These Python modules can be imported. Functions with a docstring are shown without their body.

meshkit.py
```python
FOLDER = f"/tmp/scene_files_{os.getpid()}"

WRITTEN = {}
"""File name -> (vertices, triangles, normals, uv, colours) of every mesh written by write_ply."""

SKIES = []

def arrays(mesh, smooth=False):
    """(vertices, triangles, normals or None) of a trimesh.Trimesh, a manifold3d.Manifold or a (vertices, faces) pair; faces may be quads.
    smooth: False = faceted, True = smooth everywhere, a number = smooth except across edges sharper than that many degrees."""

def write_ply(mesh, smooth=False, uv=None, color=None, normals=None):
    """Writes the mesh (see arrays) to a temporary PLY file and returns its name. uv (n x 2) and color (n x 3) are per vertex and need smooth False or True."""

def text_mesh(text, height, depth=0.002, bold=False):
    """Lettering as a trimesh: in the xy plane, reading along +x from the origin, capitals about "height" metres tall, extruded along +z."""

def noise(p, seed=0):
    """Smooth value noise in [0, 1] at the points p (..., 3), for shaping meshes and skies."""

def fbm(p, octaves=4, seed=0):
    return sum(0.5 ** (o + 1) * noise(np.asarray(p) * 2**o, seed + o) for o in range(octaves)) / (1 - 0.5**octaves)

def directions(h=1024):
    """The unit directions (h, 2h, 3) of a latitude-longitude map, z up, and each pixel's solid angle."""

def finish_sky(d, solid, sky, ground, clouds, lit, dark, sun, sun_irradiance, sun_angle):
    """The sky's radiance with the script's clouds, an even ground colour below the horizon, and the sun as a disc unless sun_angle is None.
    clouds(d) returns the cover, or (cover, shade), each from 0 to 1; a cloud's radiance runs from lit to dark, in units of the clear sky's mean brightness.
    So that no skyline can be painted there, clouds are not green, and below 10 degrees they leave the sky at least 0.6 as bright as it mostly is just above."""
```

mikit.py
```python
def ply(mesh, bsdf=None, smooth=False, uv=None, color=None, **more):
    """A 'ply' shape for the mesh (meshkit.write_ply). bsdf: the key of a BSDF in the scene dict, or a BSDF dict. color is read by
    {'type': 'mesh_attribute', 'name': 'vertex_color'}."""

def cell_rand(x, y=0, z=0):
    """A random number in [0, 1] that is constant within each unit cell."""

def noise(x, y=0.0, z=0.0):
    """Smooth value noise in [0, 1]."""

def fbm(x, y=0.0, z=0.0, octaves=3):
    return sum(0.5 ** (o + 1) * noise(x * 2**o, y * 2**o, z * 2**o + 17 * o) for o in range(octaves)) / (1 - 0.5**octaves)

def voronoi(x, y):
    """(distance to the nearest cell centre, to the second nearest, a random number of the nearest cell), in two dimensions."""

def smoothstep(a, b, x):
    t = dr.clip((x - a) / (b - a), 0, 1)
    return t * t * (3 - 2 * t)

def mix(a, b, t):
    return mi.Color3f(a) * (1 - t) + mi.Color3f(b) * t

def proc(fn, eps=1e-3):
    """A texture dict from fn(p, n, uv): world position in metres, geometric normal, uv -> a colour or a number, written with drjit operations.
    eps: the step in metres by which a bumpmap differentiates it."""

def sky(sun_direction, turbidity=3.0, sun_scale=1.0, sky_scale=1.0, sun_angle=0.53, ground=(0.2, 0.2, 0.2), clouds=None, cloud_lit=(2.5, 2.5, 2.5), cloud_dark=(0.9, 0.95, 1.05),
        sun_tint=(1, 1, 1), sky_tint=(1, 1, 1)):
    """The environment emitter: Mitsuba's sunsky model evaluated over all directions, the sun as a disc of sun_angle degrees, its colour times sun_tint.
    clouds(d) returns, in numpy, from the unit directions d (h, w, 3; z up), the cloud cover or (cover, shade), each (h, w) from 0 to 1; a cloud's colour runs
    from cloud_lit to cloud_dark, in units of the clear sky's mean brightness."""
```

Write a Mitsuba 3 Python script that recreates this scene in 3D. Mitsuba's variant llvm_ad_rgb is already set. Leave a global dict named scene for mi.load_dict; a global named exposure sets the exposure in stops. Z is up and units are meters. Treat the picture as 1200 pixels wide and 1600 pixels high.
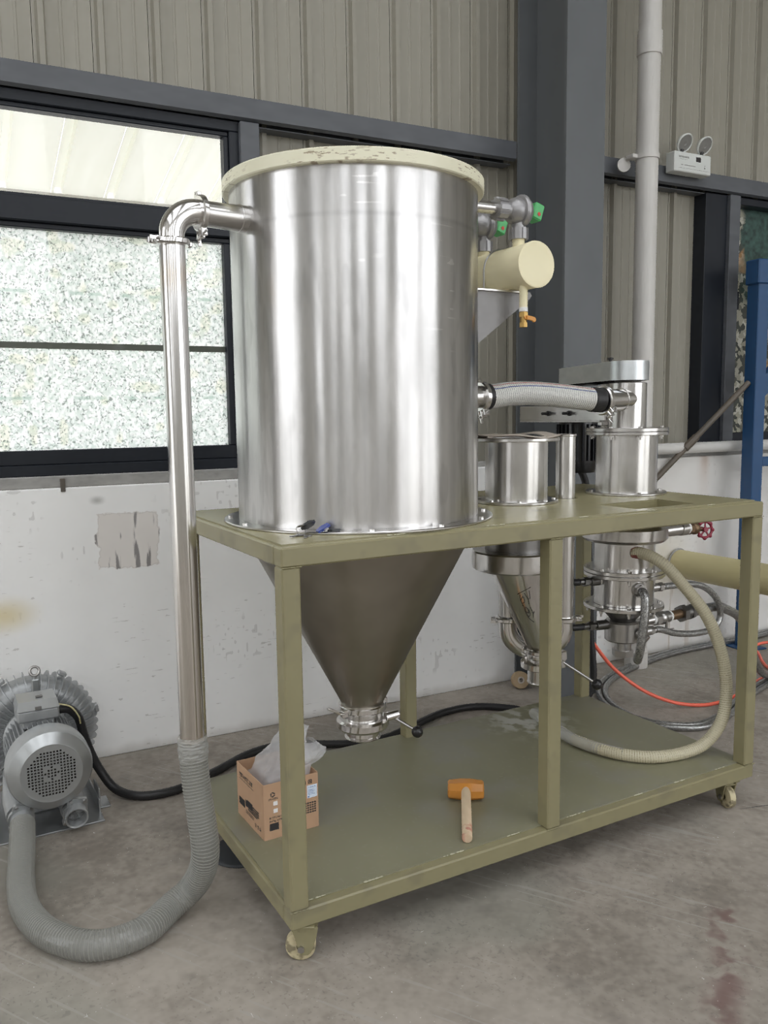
import math, random
import numpy as np, trimesh, drjit as dr, mitsuba as mi, mikit, meshkit
from mikit import noise, fbm, voronoi, smoothstep, mix, cell_rand
from shapely.geometry import Polygon, Point, box as sbox
from shapely.ops import unary_union

T = mi.ScalarTransform4f
scene, labels = {}, {}
PI = math.pi
# ------------------------------------------------------------------ camera, sky, exposure
CAM = np.array([-0.72345, -1.78242, 1.35680])
FWD = np.array([0.484897, 0.866655, -0.117408])
UPV = np.array([0.069132, 0.095844, 0.992993])
scene['camera'] = {'type': 'perspective', 'fov_axis': 'x', 'fov': math.degrees(2 * math.atan(600 / 1308.92)),
                   'to_world': T().look_at(origin=CAM.tolist(), target=(CAM + FWD).tolist(), up=UPV.tolist()), 'near_clip': 0.02, 'far_clip': 200.0}
scene['sky'] = mikit.sky([0.35, 0.45, 0.82], turbidity=4.0, sun_scale=0.0, sky_scale=1.0, ground=(0.34, 0.33, 0.31),
                         clouds=lambda d: (np.ones(d.shape[:2]), 0.35 + 0.3 * meshkit.fbm(d * 3.0, 4, 3)), cloud_lit=(6.0, 6.05, 6.1), cloud_dark=(4.6, 4.75, 4.95))
exposure = 2.17

# ------------------------------------------------------------------ helpers
def rz(deg): return trimesh.transformations.rotation_matrix(math.radians(deg), [0, 0, 1])
def rot(deg, ax, pt=None): return trimesh.transformations.rotation_matrix(math.radians(deg), ax, pt)
def tr(x, y, z): return trimesh.transformations.translation_matrix([x, y, z])
def axis_to(d):
    """matrix turning +z to direction d"""
    return trimesh.geometry.align_vectors([0, 0, 1], np.asarray(d, float) / np.linalg.norm(d))
WA = -2.229
WALL = tr(0, 1.5778, 0) @ rz(WA)          # the back wall's frame: x along the wall, -y into the hall
def wp(s, off, z): return (WALL @ np.array([s, -off, z, 1]))[:3]

_used = {}
def key_for(name):
    n = _used.get(name, 0); _used[name] = n + 1
    return name if n == 0 else f'{name}_{n:03d}'
def part(parent, name, mesh, bsdf, smooth=30, xf=None, label=None, kind=None, **kw):
    k = key_for(parent + '__' + name if parent else name)
    scene[k] = put(mesh, bsdf, smooth, xf, **kw)
    d = {}
    if label: d['label'] = label
    if kind: d['kind'] = kind
    if d: labels[k] = d
    return k
def put(mesh, bsdf, smooth=30, xf=None, uv=None, **kw):
    if isinstance(mesh, Lathe):
        if xf is not None: mesh = mesh.moved(xf)
        return mikit.ply((mesh.v, mesh.f), 'material_' + bsdf, smooth=True, uv=mesh.uv, **kw)
    if xf is not None:
        mesh = mesh.copy(); mesh.apply_transform(xf)
    return mikit.ply(mesh, 'material_' + bsdf, smooth=smooth, uv=uv, **kw)
def thing(name, label, cat, group=None, kind=None):
    k = key_for(name)
    labels[k] = {'label': label, 'category': cat}
    if group: labels[k]['group'] = group
    if kind: labels[k]['kind'] = kind
    return k
def single(name, mesh, bsdf, label, cat, smooth=30, xf=None, group=None):
    k = thing(name, label, cat, group); scene[k] = put(mesh, bsdf, smooth, xf); return k
def struct(name, mesh, bsdf, smooth=False, xf=None, label=None):
    k = key_for(name); scene[k] = put(mesh, bsdf, smooth, xf); labels[k] = {'kind': 'structure'}
    if label: labels[k]['label'] = label
    return k

class Lathe:
    def __init__(self, v, f, uv): self.v, self.f, self.uv = v, f, uv
    def moved(self, m):
        v = self.v @ m[:3, :3].T + m[:3, 3]
        f = self.f if np.linalg.det(m[:3, :3]) > 0 else self.f[:, ::-1]
        return Lathe(v, f, self.uv)
def lathe(prof, seg=64, closed=False, sharp=25, start=2.2):
    """revolve a profile [(r, z), ...] about z; corners sharper than `sharp` degrees stay hard"""
    P = [np.array(p, float) for p in prof]
    if closed: P.append(P[0])
    runs, cur = [], [P[0]]
    for i in range(1, len(P)):
        cur.append(P[i])
        if i < len(P) - 1:
            a, b = P[i] - P[i - 1], P[i + 1] - P[i]
            c = np.dot(a, b) / max(np.linalg.norm(a) * np.linalg.norm(b), 1e-12)
            if math.degrees(math.acos(max(-1, min(1, c)))) > sharp: runs.append(cur); cur = [P[i]]
    runs.append(cur)
    th = start + np.linspace(0, 2 * PI, seg + 1)
    V, F, UV, base, L = [], [], [], 0, 0.0
    for run in runs:
        n = len(run)
        for i, q in enumerate(run):
            if i: L += np.linalg.norm(run[i] - run[i - 1])
            V.append(np.stack([q[0] * np.cos(th), q[0] * np.sin(th), np.full(seg + 1, q[1])], 1))
            UV.append(np.stack([np.full(seg + 1, L * 2), th / (2 * PI)], 1))
        for i in range(n - 1):
            a = base + i * (seg + 1) + np.arange(seg); b = a + seg + 1
            F += [np.stack([a, a + 1, b + 1], 1), np.stack([a, b + 1, b], 1)]
        base += n * (seg + 1)
    V, F, UV = np.vstack(V), np.vstack(F), np.vstack(UV)
    area = np.linalg.norm(np.cross(V[F[:, 1]] - V[F[:, 0]], V[F[:, 2]] - V[F[:, 0]]), axis=1)
    F = F[area > 1e-13]
    return Lathe(V, F, UV)
def disc_prof(r, z0, z1, ch=0.0015, hole=0.0):
    """a flat ring: profile going up on the outside so that normals face out"""
    return [(hole, z0), (r - ch, z0), (r, z0 + ch), (r, z1 - ch), (r - ch, z1), (hole, z1)] + ([(hole, z0)] if hole else [])
def bb(size, c=(0, 0, 0), ch=0.002):
    """box with chamfered edges"""
    h = np.array(size, float) / 2; ch = min(ch, 0.45 * h.min() * 2 / 2)
    pts = []
    for sx in (-1, 1):
        for sy in (-1, 1):
            for sz in (-1, 1):
                s = np.array([sx, sy, sz])
                for k in range(3):
                    q = s * (h - ch); q[k] = s[k] * h[k]; pts.append(q)
    m = trimesh.convex.convex_hull(np.array(pts)); m.apply_translation(c); return m
def b2(p0, p1, ch=0.002):
    p0, p1 = np.array(p0, float), np.array(p1, float)
    return bb(np.abs(p1 - p0), (p0 + p1) / 2, ch)
def cat(*ms): return trimesh.util.concatenate([m for m in ms])
def spline(pts, n=200):
    """Catmull-Rom through the points, evenly resampled"""
    P = np.array(pts, float); P = np.vstack([2 * P[0] - P[1], P, 2 * P[-1] - P[-2]])
    out = []
    for i in range(1, len(P) - 2):
        p0, p1, p2, p3 = P[i - 1:i + 3]
        d1, d2, d3 = [max(np.linalg.norm(b - a), 1e-6) ** 0.5 for a, b in ((p0, p1), (p1, p2), (p2, p3))]
        t = np.linspace(0, 1, 24, endpoint=False)[:, None]
        m1 = (p2 - p1) + d2 * ((p1 - p0) / d1 - (p2 - p0) / (d1 + d2))
        m2 = (p2 - p1) + d2 * ((p3 - p2) / d3 - (p3 - p1) / (d2 + d3))
        out.append((2 * t**3 - 3 * t**2 + 1) * p1 + (t**3 - 2 * t**2 + t) * m1 + (-2 * t**3 + 3 * t**2) * p2 + (t**3 - t**2) * m2)
    out = np.vstack(out + [P[-2:-1]])
    s = np.r_[0, np.cumsum(np.linalg.norm(np.diff(out, axis=0), axis=1))]
    q = np.linspace(0, s[-1], n)
    return np.stack([np.interp(q, s, out[:, k]) for k in range(3)], 1)
def plen(pts): return float(np.linalg.norm(np.diff(pts, axis=0), axis=1).sum())
def sweep(path, r, seg=20, caps=True):
    """round tube along path; r a number or one per point"""
    P = np.asarray(path, float); n = len(P); r = np.broadcast_to(r, n)
    t = np.gradient(P, axis=0); t /= np.linalg.norm(t, axis=1, keepdims=True)
    a = np.cross(t[0], [0, 0, 1]);
    if np.linalg.norm(a) < 1e-3: a = np.cross(t[0], [1, 0, 0])
    a /= np.linalg.norm(a); A = [a]
    for i in range(1, n):
        a = A[-1] - t[i] * np.dot(A[-1], t[i]); A.append(a / np.linalg.norm(a))
    A = np.array(A); B = np.cross(t, A)
    th = np.linspace(0, 2 * PI, seg, endpoint=False)
    V = (P[:, None] + r[:, None, None] * (np.cos(th)[None, :, None] * A[:, None] + np.sin(th)[None, :, None] * B[:, None])).reshape(-1, 3)
    i = np.arange(n - 1)[:, None] * seg; j = np.arange(seg)[None]; k = (j + 1) % seg
    q = np.stack([i + j, i + k, i + seg + k, i + seg + j], -1).reshape(-1, 4)
    F = np.vstack([q[:, [0, 1, 2]], q[:, [0, 2, 3]]])
    if caps:
        V = np.vstack([V, P[0], P[-1]]); c0, c1 = n * seg, n * seg + 1; jj = np.arange(seg); kk = (jj + 1) % seg
        F = np.vstack([F, np.stack([kk, jj, np.full(seg, c0)], 1), np.stack([(n - 1) * seg + jj, (n - 1) * seg + kk, np.full(seg, c1)], 1)])
    return trimesh.Trimesh(V, F, process=False)
def ribbed(pts, r, pitch, amp, seg=24, per=8, sharpness=1.0, caps=True, taper=None):
    n = int(plen(spline(pts, 400)) / pitch * per)
    P = spline(pts, n); s = np.r_[0, np.cumsum(np.linalg.norm(np.diff(P, axis=0), axis=1))]
    w = 0.5 + 0.5 * np.cos(2 * PI * s / pitch)
    return sweep(P, r + amp * (w ** sharpness), seg, caps)
def spiral(pts, R_, pitch, wire, per=14):
    P = spline(pts, 600); L_ = plen(P); n = int(L_ / pitch * per); q = np.linspace(0, len(P) - 1, n)
    t = np.gradient(P, axis=0); t /= np.linalg.norm(t, axis=1, keepdims=True)
    a = np.cross(t[0], [0.1, 0.2, 1]); A = [a / np.linalg.norm(a)]
    for i in range(1, len(P)): a = A[-1] - t[i] * np.dot(A[-1], t[i]); A.append(a / np.linalg.norm(a))
    A = np.array(A); B = np.cross(t, A); I = lambda Q: np.stack([np.interp(q, np.arange(len(P)), Q[:, k]) for k in range(3)], 1)
    ph = 2 * PI * np.linspace(0, L_, n) / pitch
    return sweep(I(P) + R_ * (np.cos(ph)[:, None] * I(A) + np.sin(ph)[:, None] * I(B)), wire, 5)
def rod(p0, p1, r, seg=20, r1=None):
    p0, p1 = np.array(p0, float), np.array(p1, float); r1 = r if r1 is None else r1
    L = np.linalg.norm(p1 - p0); c = min(0.0012, 0.3 * min(r, r1), 0.3 * L)
    return trimesh_lathe([(0, 0), (r - c, 0), (r, c), (r1, L - c), (r1 - c, L), (0, L)], seg, tr(*p0) @ axis_to(p1 - p0))
def trimesh_lathe(prof, seg=32, xf=None):
    """the lathe as a plain mesh, to be joined with others"""
    m = trimesh.creation.revolve(np.array(prof, float), sections=seg)
    if m.volume < 0: m.invert()
    if xf is not None: m.apply_transform(xf)
    return m
def hexnut(p0, p1, r):
    p0, p1 = np.array(p0, float), np.array(p1, float)
    m = trimesh.creation.cylinder(radius=r, height=np.linalg.norm(p1 - p0), sections=6)
    m.apply_transform(tr(*((p0 + p1) / 2)) @ axis_to(p1 - p0)); return m
def ring_torus(R, r, seg=40, sub=14):
    th = np.linspace(0, 2 * PI, sub, endpoint=False)
    return trimesh_lathe([(R + r * math.cos(a), r * math.sin(a)) for a in th] + [(R + r, 0)], seg)
def ext(poly, h, xf=None):
    m = trimesh.util.concatenate([trimesh.creation.extrude_polygon(g, h, engine='earcut') for g in getattr(poly, 'geoms', [poly])])
    if xf is not None: m.apply_transform(xf)
    return m
def ball(r, c, sub=3):
    m = trimesh.creation.icosphere(subdivisions=sub, radius=r); m.apply_translation(c); return m

# ------------------------------------------------------------------ materials
def pr(color, rough=0.5, metal=0.0, spec=0.5, **kw):
    c = mikit.proc(color) if callable(color) else {'type': 'rgb', 'value': list(color)}
    d = {'type': 'principled', 'base_color': c, 'roughness': mikit.proc(rough) if callable(rough) else rough, 'metallic': metal, 'specular': spec, **kw}
    return {'type': 'twosided', 'bsdf': d}
def mat(name, d): scene['material_' + name] = d; return name

def tank_col(p, n, uv):
    th = dr.atan2(p.y - 0.4095, p.x - 0.417)
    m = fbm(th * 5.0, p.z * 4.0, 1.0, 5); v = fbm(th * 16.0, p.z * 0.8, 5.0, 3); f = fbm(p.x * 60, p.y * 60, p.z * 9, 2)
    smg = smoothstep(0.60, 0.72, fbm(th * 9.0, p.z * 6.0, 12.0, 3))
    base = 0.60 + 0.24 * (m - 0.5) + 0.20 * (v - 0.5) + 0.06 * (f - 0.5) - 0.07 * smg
    seam = smoothstep(0.010, 0.0, dr.abs(p.z - 1.845)) * 0.07
    scr = smoothstep(0.84, 0.90, noise(th * 8.0, p.z * 130.0, 3.0)) * smoothstep(0.55, 0.75, noise(th * 3, p.z * 4, 9)) * -0.16
    weld = smoothstep(0.012, 0.0, p.z - 1.056) * smoothstep(0.5, 0.7, noise(th * 16, 0, 2)) * 0.35
    return mi.Color3f(1.0, 0.985, 0.975) * (base - seam - scr - weld)
def tank_rough(p, n, uv):
    th = dr.atan2(p.y - 0.4095, p.x - 0.417)
    return 0.19 + 0.17 * fbm(th * 6.0, p.z * 3.5, 7.0, 4)
mat('tank_steel', pr(tank_col, tank_rough, 1.0, anisotropic=0.85))
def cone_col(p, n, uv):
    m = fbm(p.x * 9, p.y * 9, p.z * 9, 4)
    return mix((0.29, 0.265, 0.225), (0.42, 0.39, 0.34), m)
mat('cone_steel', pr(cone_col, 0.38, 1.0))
def steel_col(p, n, uv):
    m = fbm(p.x * 22, p.y * 22, p.z * 12, 3)
    return mix((0.56, 0.545, 0.53), (0.76, 0.75, 0.735), m)
mat('steel', pr(steel_col, lambda p, n, uv: 0.14 + 0.14 * fbm(p.x * 15, p.y * 15, p.z * 8 + 3, 2), 1.0))
mat('polished_steel', pr(lambda p, n, uv: mix((0.66, 0.64, 0.62), (0.82, 0.81, 0.80), fbm(p.x * 30, p.y * 30, p.z * 3, 2)), 0.14, 1.0))
def tubecol(p, n, uv):
    heat = smoothstep(0.06, 0.0, dr.abs(p.z - 1.70)) * 0.55
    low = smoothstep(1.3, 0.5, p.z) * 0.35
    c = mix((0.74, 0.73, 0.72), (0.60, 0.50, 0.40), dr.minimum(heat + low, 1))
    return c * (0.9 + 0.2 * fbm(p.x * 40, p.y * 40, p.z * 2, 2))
mat('tube_steel', pr(tubecol, 0.17, 1.0))
mat('dark_steel', pr((0.24, 0.235, 0.23), 0.32, 1.0))
mat('fitting_steel', pr((0.46, 0.45, 0.44), 0.30, 1.0))
mat('zinc', pr(lambda p, n, uv: mix((0.60, 0.64, 0.66), (0.78, 0.81, 0.83), fbm(p.x * 18, p.y * 18, p.z * 30, 3)), 0.34, 0.9))
mat('cast_grey', pr(lambda p, n, uv: mix((0.30, 0.312, 0.318), (0.39, 0.402, 0.407), fbm(p.x * 25, p.y * 25, p.z * 25, 2)), 0.33, 0.4))
mat('cover_grey', pr((0.42, 0.435, 0.44), 0.27, 0.7))
mat('valve_grey', pr((0.33, 0.325, 0.33), 0.38, 0.6))
def olive(p, n, uv):
    m = fbm(p.x * 5, p.y * 5, p.z * 5, 3); d = smoothstep(0.55, 0.8, fbm(p.x * 14 + 3, p.y * 14, p.z * 14, 3))
    return mix(mix((0.215, 0.195, 0.110), (0.250, 0.228, 0.130), m), (0.17, 0.155, 0.10), d * 0.5)
mat('olive_paint', pr(olive, 0.30, 0.0, clearcoat=0.25, clearcoat_gloss=0.8))
def olive_shelf(p, n, uv):
    m = fbm(p.x * 3, p.y * 3, 0, 4); d = smoothstep(0.5, 0.75, fbm(p.x * 7 + 3, p.y * 7, 1, 4)); sp = smoothstep(0.83, 0.9, noise(p.x * 130, p.y * 130, 0))
    c = mix(mix((0.17, 0.165, 0.105), (0.225, 0.218, 0.145), m), (0.20, 0.195, 0.16), d * 0.6)
    pw = smoothstep(0.24, 0.02, dr.sqrt(dr.square(p.x - 1.30) + dr.square((p.y - 0.70)))) * smoothstep(0.35, 0.65, fbm(p.x * 26, p.y * 26, 2, 3))
    c = mix(c, (0.62, 0.62, 0.60), pw * 0.55)
    return mix(c, (0.36, 0.36, 0.32), sp * 0.07)
mat('shelf_paint', pr(olive_shelf, 0.40))
mat('weld_bead', pr((0.42, 0.41, 0.30), 0.3, 0.2))
def cream(p, n, uv): return mix((0.74, 0.68, 0.45), (0.83, 0.77, 0.54), fbm(p.x * 9, p.y * 9, p.z * 9, 3))
mat('cream_paint', pr(cream, 0.45))
def rimcol(p, n, uv):
    th = dr.atan2(p.y - 0.41, p.x - 0.418)
    d = smoothstep(0.60, 0.74, fbm(th * 22, p.z * 260, 2, 3)) * smoothstep(0.50, 0.72, noise(th * 5.5, 0, 4))
    return mix((0.72, 0.70, 0.54), (0.25, 0.19, 0.12), d * 0.8)
mat('rim_paint', pr(rimcol, 0.40))
def pipe_yellow(p, n, uv): return mix((0.42, 0.37, 0.19), (0.50, 0.45, 0.25), fbm(p.x * 6, p.y * 6, p.z * 6, 3))
mat('yellow_pipe_paint', pr(pipe_yellow, 0.45))
mat('frame_dark', pr((0.013, 0.016, 0.022), 0.4, spec=0.3))
mat('girt_grey', pr(lambda p, n, uv: mix((0.070, 0.076, 0.086), (0.105, 0.112, 0.124), fbm(p.x * 8, p.y * 8, p.z * 20, 3)), 0.5))
mat('column_grey', pr(lambda p, n, uv: mix((0.090, 0.098, 0.104), (0.112, 0.120, 0.127), fbm(p.x * 6, p.y * 6, p.z * 3, 3)), 0.5))
def sheet(p, n, uv):
    m = fbm(p.x * 40, p.y * 3, p.z * 0.8, 2); d = fbm(p.x * 2.2, p.y * 2, p.z * 1.2, 3)
    return mix((0.235, 0.222, 0.182), (0.30, 0.286, 0.240), 0.5 * m + 0.5 * d)
mat('sheet_beige', pr(sheet, 0.42))
def masonry(p, n, uv):
    x, z = p.x, p.z
    c = mix((0.77, 0.765, 0.755), (0.85, 0.85, 0.84), fbm(x * 3, p.y * 3, z * 3, 4))
    sp = smoothstep(0.80, 0.86, noise(x * 75, z * 48, 1)) * smoothstep(0.58, 0.75, noise(x * 5, z * 5, 4))
    c = mix(c, (0.48, 0.47, 0.46), sp * 0.45)
    scuff = smoothstep(0.90, 0.94, noise(x * 30, z * 190, 8)) * smoothstep(0.60, 0.72, noise(x * 4 + 3, z * 4, 2))
    c = mix(c, (0.45, 0.44, 0.42), scuff * 0.6)
    # a square of peeled paint with the remains of dark glue
    wob = 0.034 * (fbm(x * 38, z * 38, 3, 4) - 0.5)
    inb = smoothstep(0.006, 0.0, dr.abs(x + 0.005 + wob) - 0.115) * smoothstep(0.006, 0.0, dr.abs(z - 0.872 + wob) - 0.105)
    c = mix(c, (0.68, 0.64, 0.605), inb * 0.8)
    edge = smoothstep(0.004, 0.0, dr.abs(dr.maximum(dr.abs(x + 0.005 + wob) - 0.115, dr.abs(z - 0.872 + wob) - 0.105)))
    c = mix(c, (0.47, 0.45, 0.43), edge * 0.35)
    g = smoothstep(0.50, 0.62, fbm(x * 60, z * 9, 5, 3) + 0.28 * smoothstep(0.02, 0.0, dr.abs(x - 0.030)) + 0.22 * smoothstep(0.05, 0.0, dr.abs(x + 0.05)) * smoothstep(0.88, 0.80, z) - 0.20)
    c = mix(c, (0.20, 0.19, 0.19), g * inb * 0.9)
    blur = smoothstep(0.024, 0.0, dr.sqrt(dr.square((x + 0.115) * 0.62) + dr.square(z - 1.035)))
    c = mix(c, (0.36, 0.36, 0.34), blur * 0.75)
    # yellow and rust stains
    ye = smoothstep(0.16, 0.0, dr.sqrt(dr.square(x + 0.47) + dr.square((z - 0.62) * 1.7)))
    c = mix(c, (0.66, 0.56, 0.32), ye * 0.8)
    ye2 = smoothstep(0.26, 0.02, dr.sqrt(dr.square(x - 2.86) + dr.square((z - 0.52) * 0.75))) * fbm(x * 8, z * 8, 3, 3)
    c = mix(c, (0.60, 0.50, 0.26), dr.minimum(ye2 * 1.4, 1) * 0.75)
    ru = smoothstep(0.075, 0.01, dr.abs(x - 3.17 + 0.03 * (noise(z * 5, 3, 1) - 0.5))) * smoothstep(0.0, 0.4, z) * (0.55 + 0.45 * smoothstep(0.9, 1.1, z))
    c = mix(c, (0.38, 0.21, 0.12), ru * (0.35 + 0.6 * smoothstep(0.88, 1.08, z) * smoothstep(0.06, 0.0, dr.abs(x - 3.17))))
    dr1 = smoothstep(0.70, 0.82, noise(x * 55, z * 2, 7)) * smoothstep(0.16, 0.05, dr.abs(x - 2.98)) * smoothstep(0.55, 0.4, z)
    c = mix(c, (0.36, 0.27, 0.17), dr1 * 0.8)
    foot = smoothstep(0.05, 0.0, z + 0.03 * (fbm(x * 20, 1, 1, 3) - 0.5))
    old = smoothstep(2.2, 2.9, x) * (0.55 + 0.45 * fbm(x * 2.5, z * 2.5, 8, 3)); c = mix(c, (0.56, 0.54, 0.51), old * 0.75)
    return mix(c, (0.42, 0.40, 0.37), foot * 0.45)
mat('wall_paint', pr(masonry, 0.6))
def sillcol(p, n, uv): return mix((0.24, 0.235, 0.225), (0.36, 0.355, 0.34), fbm(p.x * 30, p.z * 60, 1, 3))
mat('mortar_grey', pr(sillcol, 0.8))
def concrete(p, n, uv):
    x, y = p.x, p.y
    a = fbm(x * 1.1, y * 1.1, 1, 5); b = fbm(x * 7, y * 7, 3, 4); c2 = fbm(x * 55, y * 55, 9, 2)
    t = 0.45 * a + 0.35 * b + 0.2 * c2
    c = mix((0.195, 0.171, 0.145), (0.365, 0.330, 0.288), smoothstep(0.25, 0.75, t))
    green = smoothstep(0.5, 0.7, fbm(x * 1.7 + 7, y * 1.7, 2, 3)); c = mix(c, (0.255, 0.255, 0.22), green * 0.5)
    sp = smoothstep(0.78, 0.88, noise(x * 150, y * 150, 2)) * smoothstep(0.45, 0.65, noise(x * 5, y * 5, 6)); c = mix(c, (0.12, 0.115, 0.105), sp * 0.25)
    sm = smoothstep(0.60, 0.80, fbm(x * 9 + 3, y * 9, 4, 4)); c = mix(c, (0.16, 0.145, 0.13), sm * 0.28)
    pit = smoothstep(0.72, 0.80, fbm(x * 60, y * 38, 5, 2)) * smoothstep(0.52, 0.66, noise(x * 4.3, y * 4.3, 9)); c = mix(c, (0.16, 0.15, 0.135), pit * 0.10)
    # trowel and drag marks running away from the wall
    sc = smoothstep(0.80, 0.87, noise(x * 90 + y * 55, y * 6 - x * 4, 3)) * smoothstep(0.5, 0.66, noise(x * 3, y * 3, 8)); c = mix(c, (0.36, 0.34, 0.31), sc * 0.5)
    # reddish smear on the open floor
    u, v = (x - 0.86) * 0.80 + (y + 0.56) * 0.60, -(x - 0.86) * 0.60 + (y + 0.56) * 0.80
    red = smoothstep(0.065, 0.0, dr.abs(v + 0.05 * (fbm(u * 9, 2, 2, 3) - 0.5))) * smoothstep(0.42, 0.30, dr.abs(u)) * smoothstep(0.40, 0.58, fbm(x * 16, y * 16, 7, 3))
    c = mix(c, (0.155, 0.085, 0.08), red * 0.75)
    wh = smoothstep(0.972, 0.98, noise(x * 150, y * 150, 5)); c = mix(c, (0.7, 0.7, 0.68), wh * 0.6)
    cr = smoothstep(0.004, 0.0015, dr.abs((y + 0.03) - (x - 1.75) * -0.33 + 0.012 * (fbm(x * 14, 0, 3, 3) - 0.5))) * smoothstep(1.62, 1.72, x); c = mix(c, (0.07, 0.065, 0.06), cr * 0.8)
    return c
mat('concrete', pr(concrete, lambda p, n, uv: 0.50 + 0.25 * fbm(p.x * 4, p.y * 4, 3, 2), spec=0.35))
mat('rubber_black', pr((0.016, 0.016, 0.017), 0.45))
mat('black_plastic', pr((0.012, 0.012, 0.013), 0.22))
mat('blue_paint', pr((0.016, 0.065, 0.165), 0.42))
mat('pvc_white', pr(lambda p, n, uv: mix((0.50, 0.485, 0.46), (0.60, 0.585, 0.56), fbm(p.x * 9, p.y * 9, p.z * 4, 3)), 0.38))
mat('conduit_white', pr((0.55, 0.54, 0.52), 0.4))
mat('strut_brown', pr(lambda p, n, uv: mix((0.080, 0.074, 0.064), (0.12, 0.092, 0.066), fbm(p.x * 12, p.y * 12, p.z * 12, 2)), 0.5))
mat('orange_hose', pr((0.85, 0.16, 0.10), 0.32))
mat('green_plastic', pr((0.075, 0.40, 0.13), 0.35))
mat('red_print', pr((0.5, 0.05, 0.03), 0.4))
mat('handwheel_red', pr((0.22, 0.02, 0.04), 0.35))
mat('seal_red', pr((0.22, 0.06, 0.055), 0.5))
mat('brass', pr((0.45, 0.29, 0.10), 0.36, 0.9))
mat('brass_dark', pr((0.19, 0.125, 0.075), 0.4, 0.8))
mat('tape_white', pr((0.75, 0.75, 0.74), 0.6))
mat('cardboard', pr(lambda p, n, uv: mix((0.40, 0.250, 0.155), (0.455, 0.290, 0.185), fbm(p.x * 30, p.y * 30, p.z * 12, 3)), 0.75))
mat('print_black', pr((0.022, 0.02, 0.02), 0.7))
mat('paper_white', pr((0.72, 0.71, 0.70), 0.6))
mat('paper_blue', pr((0.60, 0.68, 0.78), 0.5))
mat('print_blue', pr((0.10, 0.16, 0.35), 0.6))
mat('lamp_white', pr((0.58, 0.60, 0.58), 0.4))
mat('lamp_grey', pr((0.30, 0.30, 0.29), 0.25, 0.4))
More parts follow.
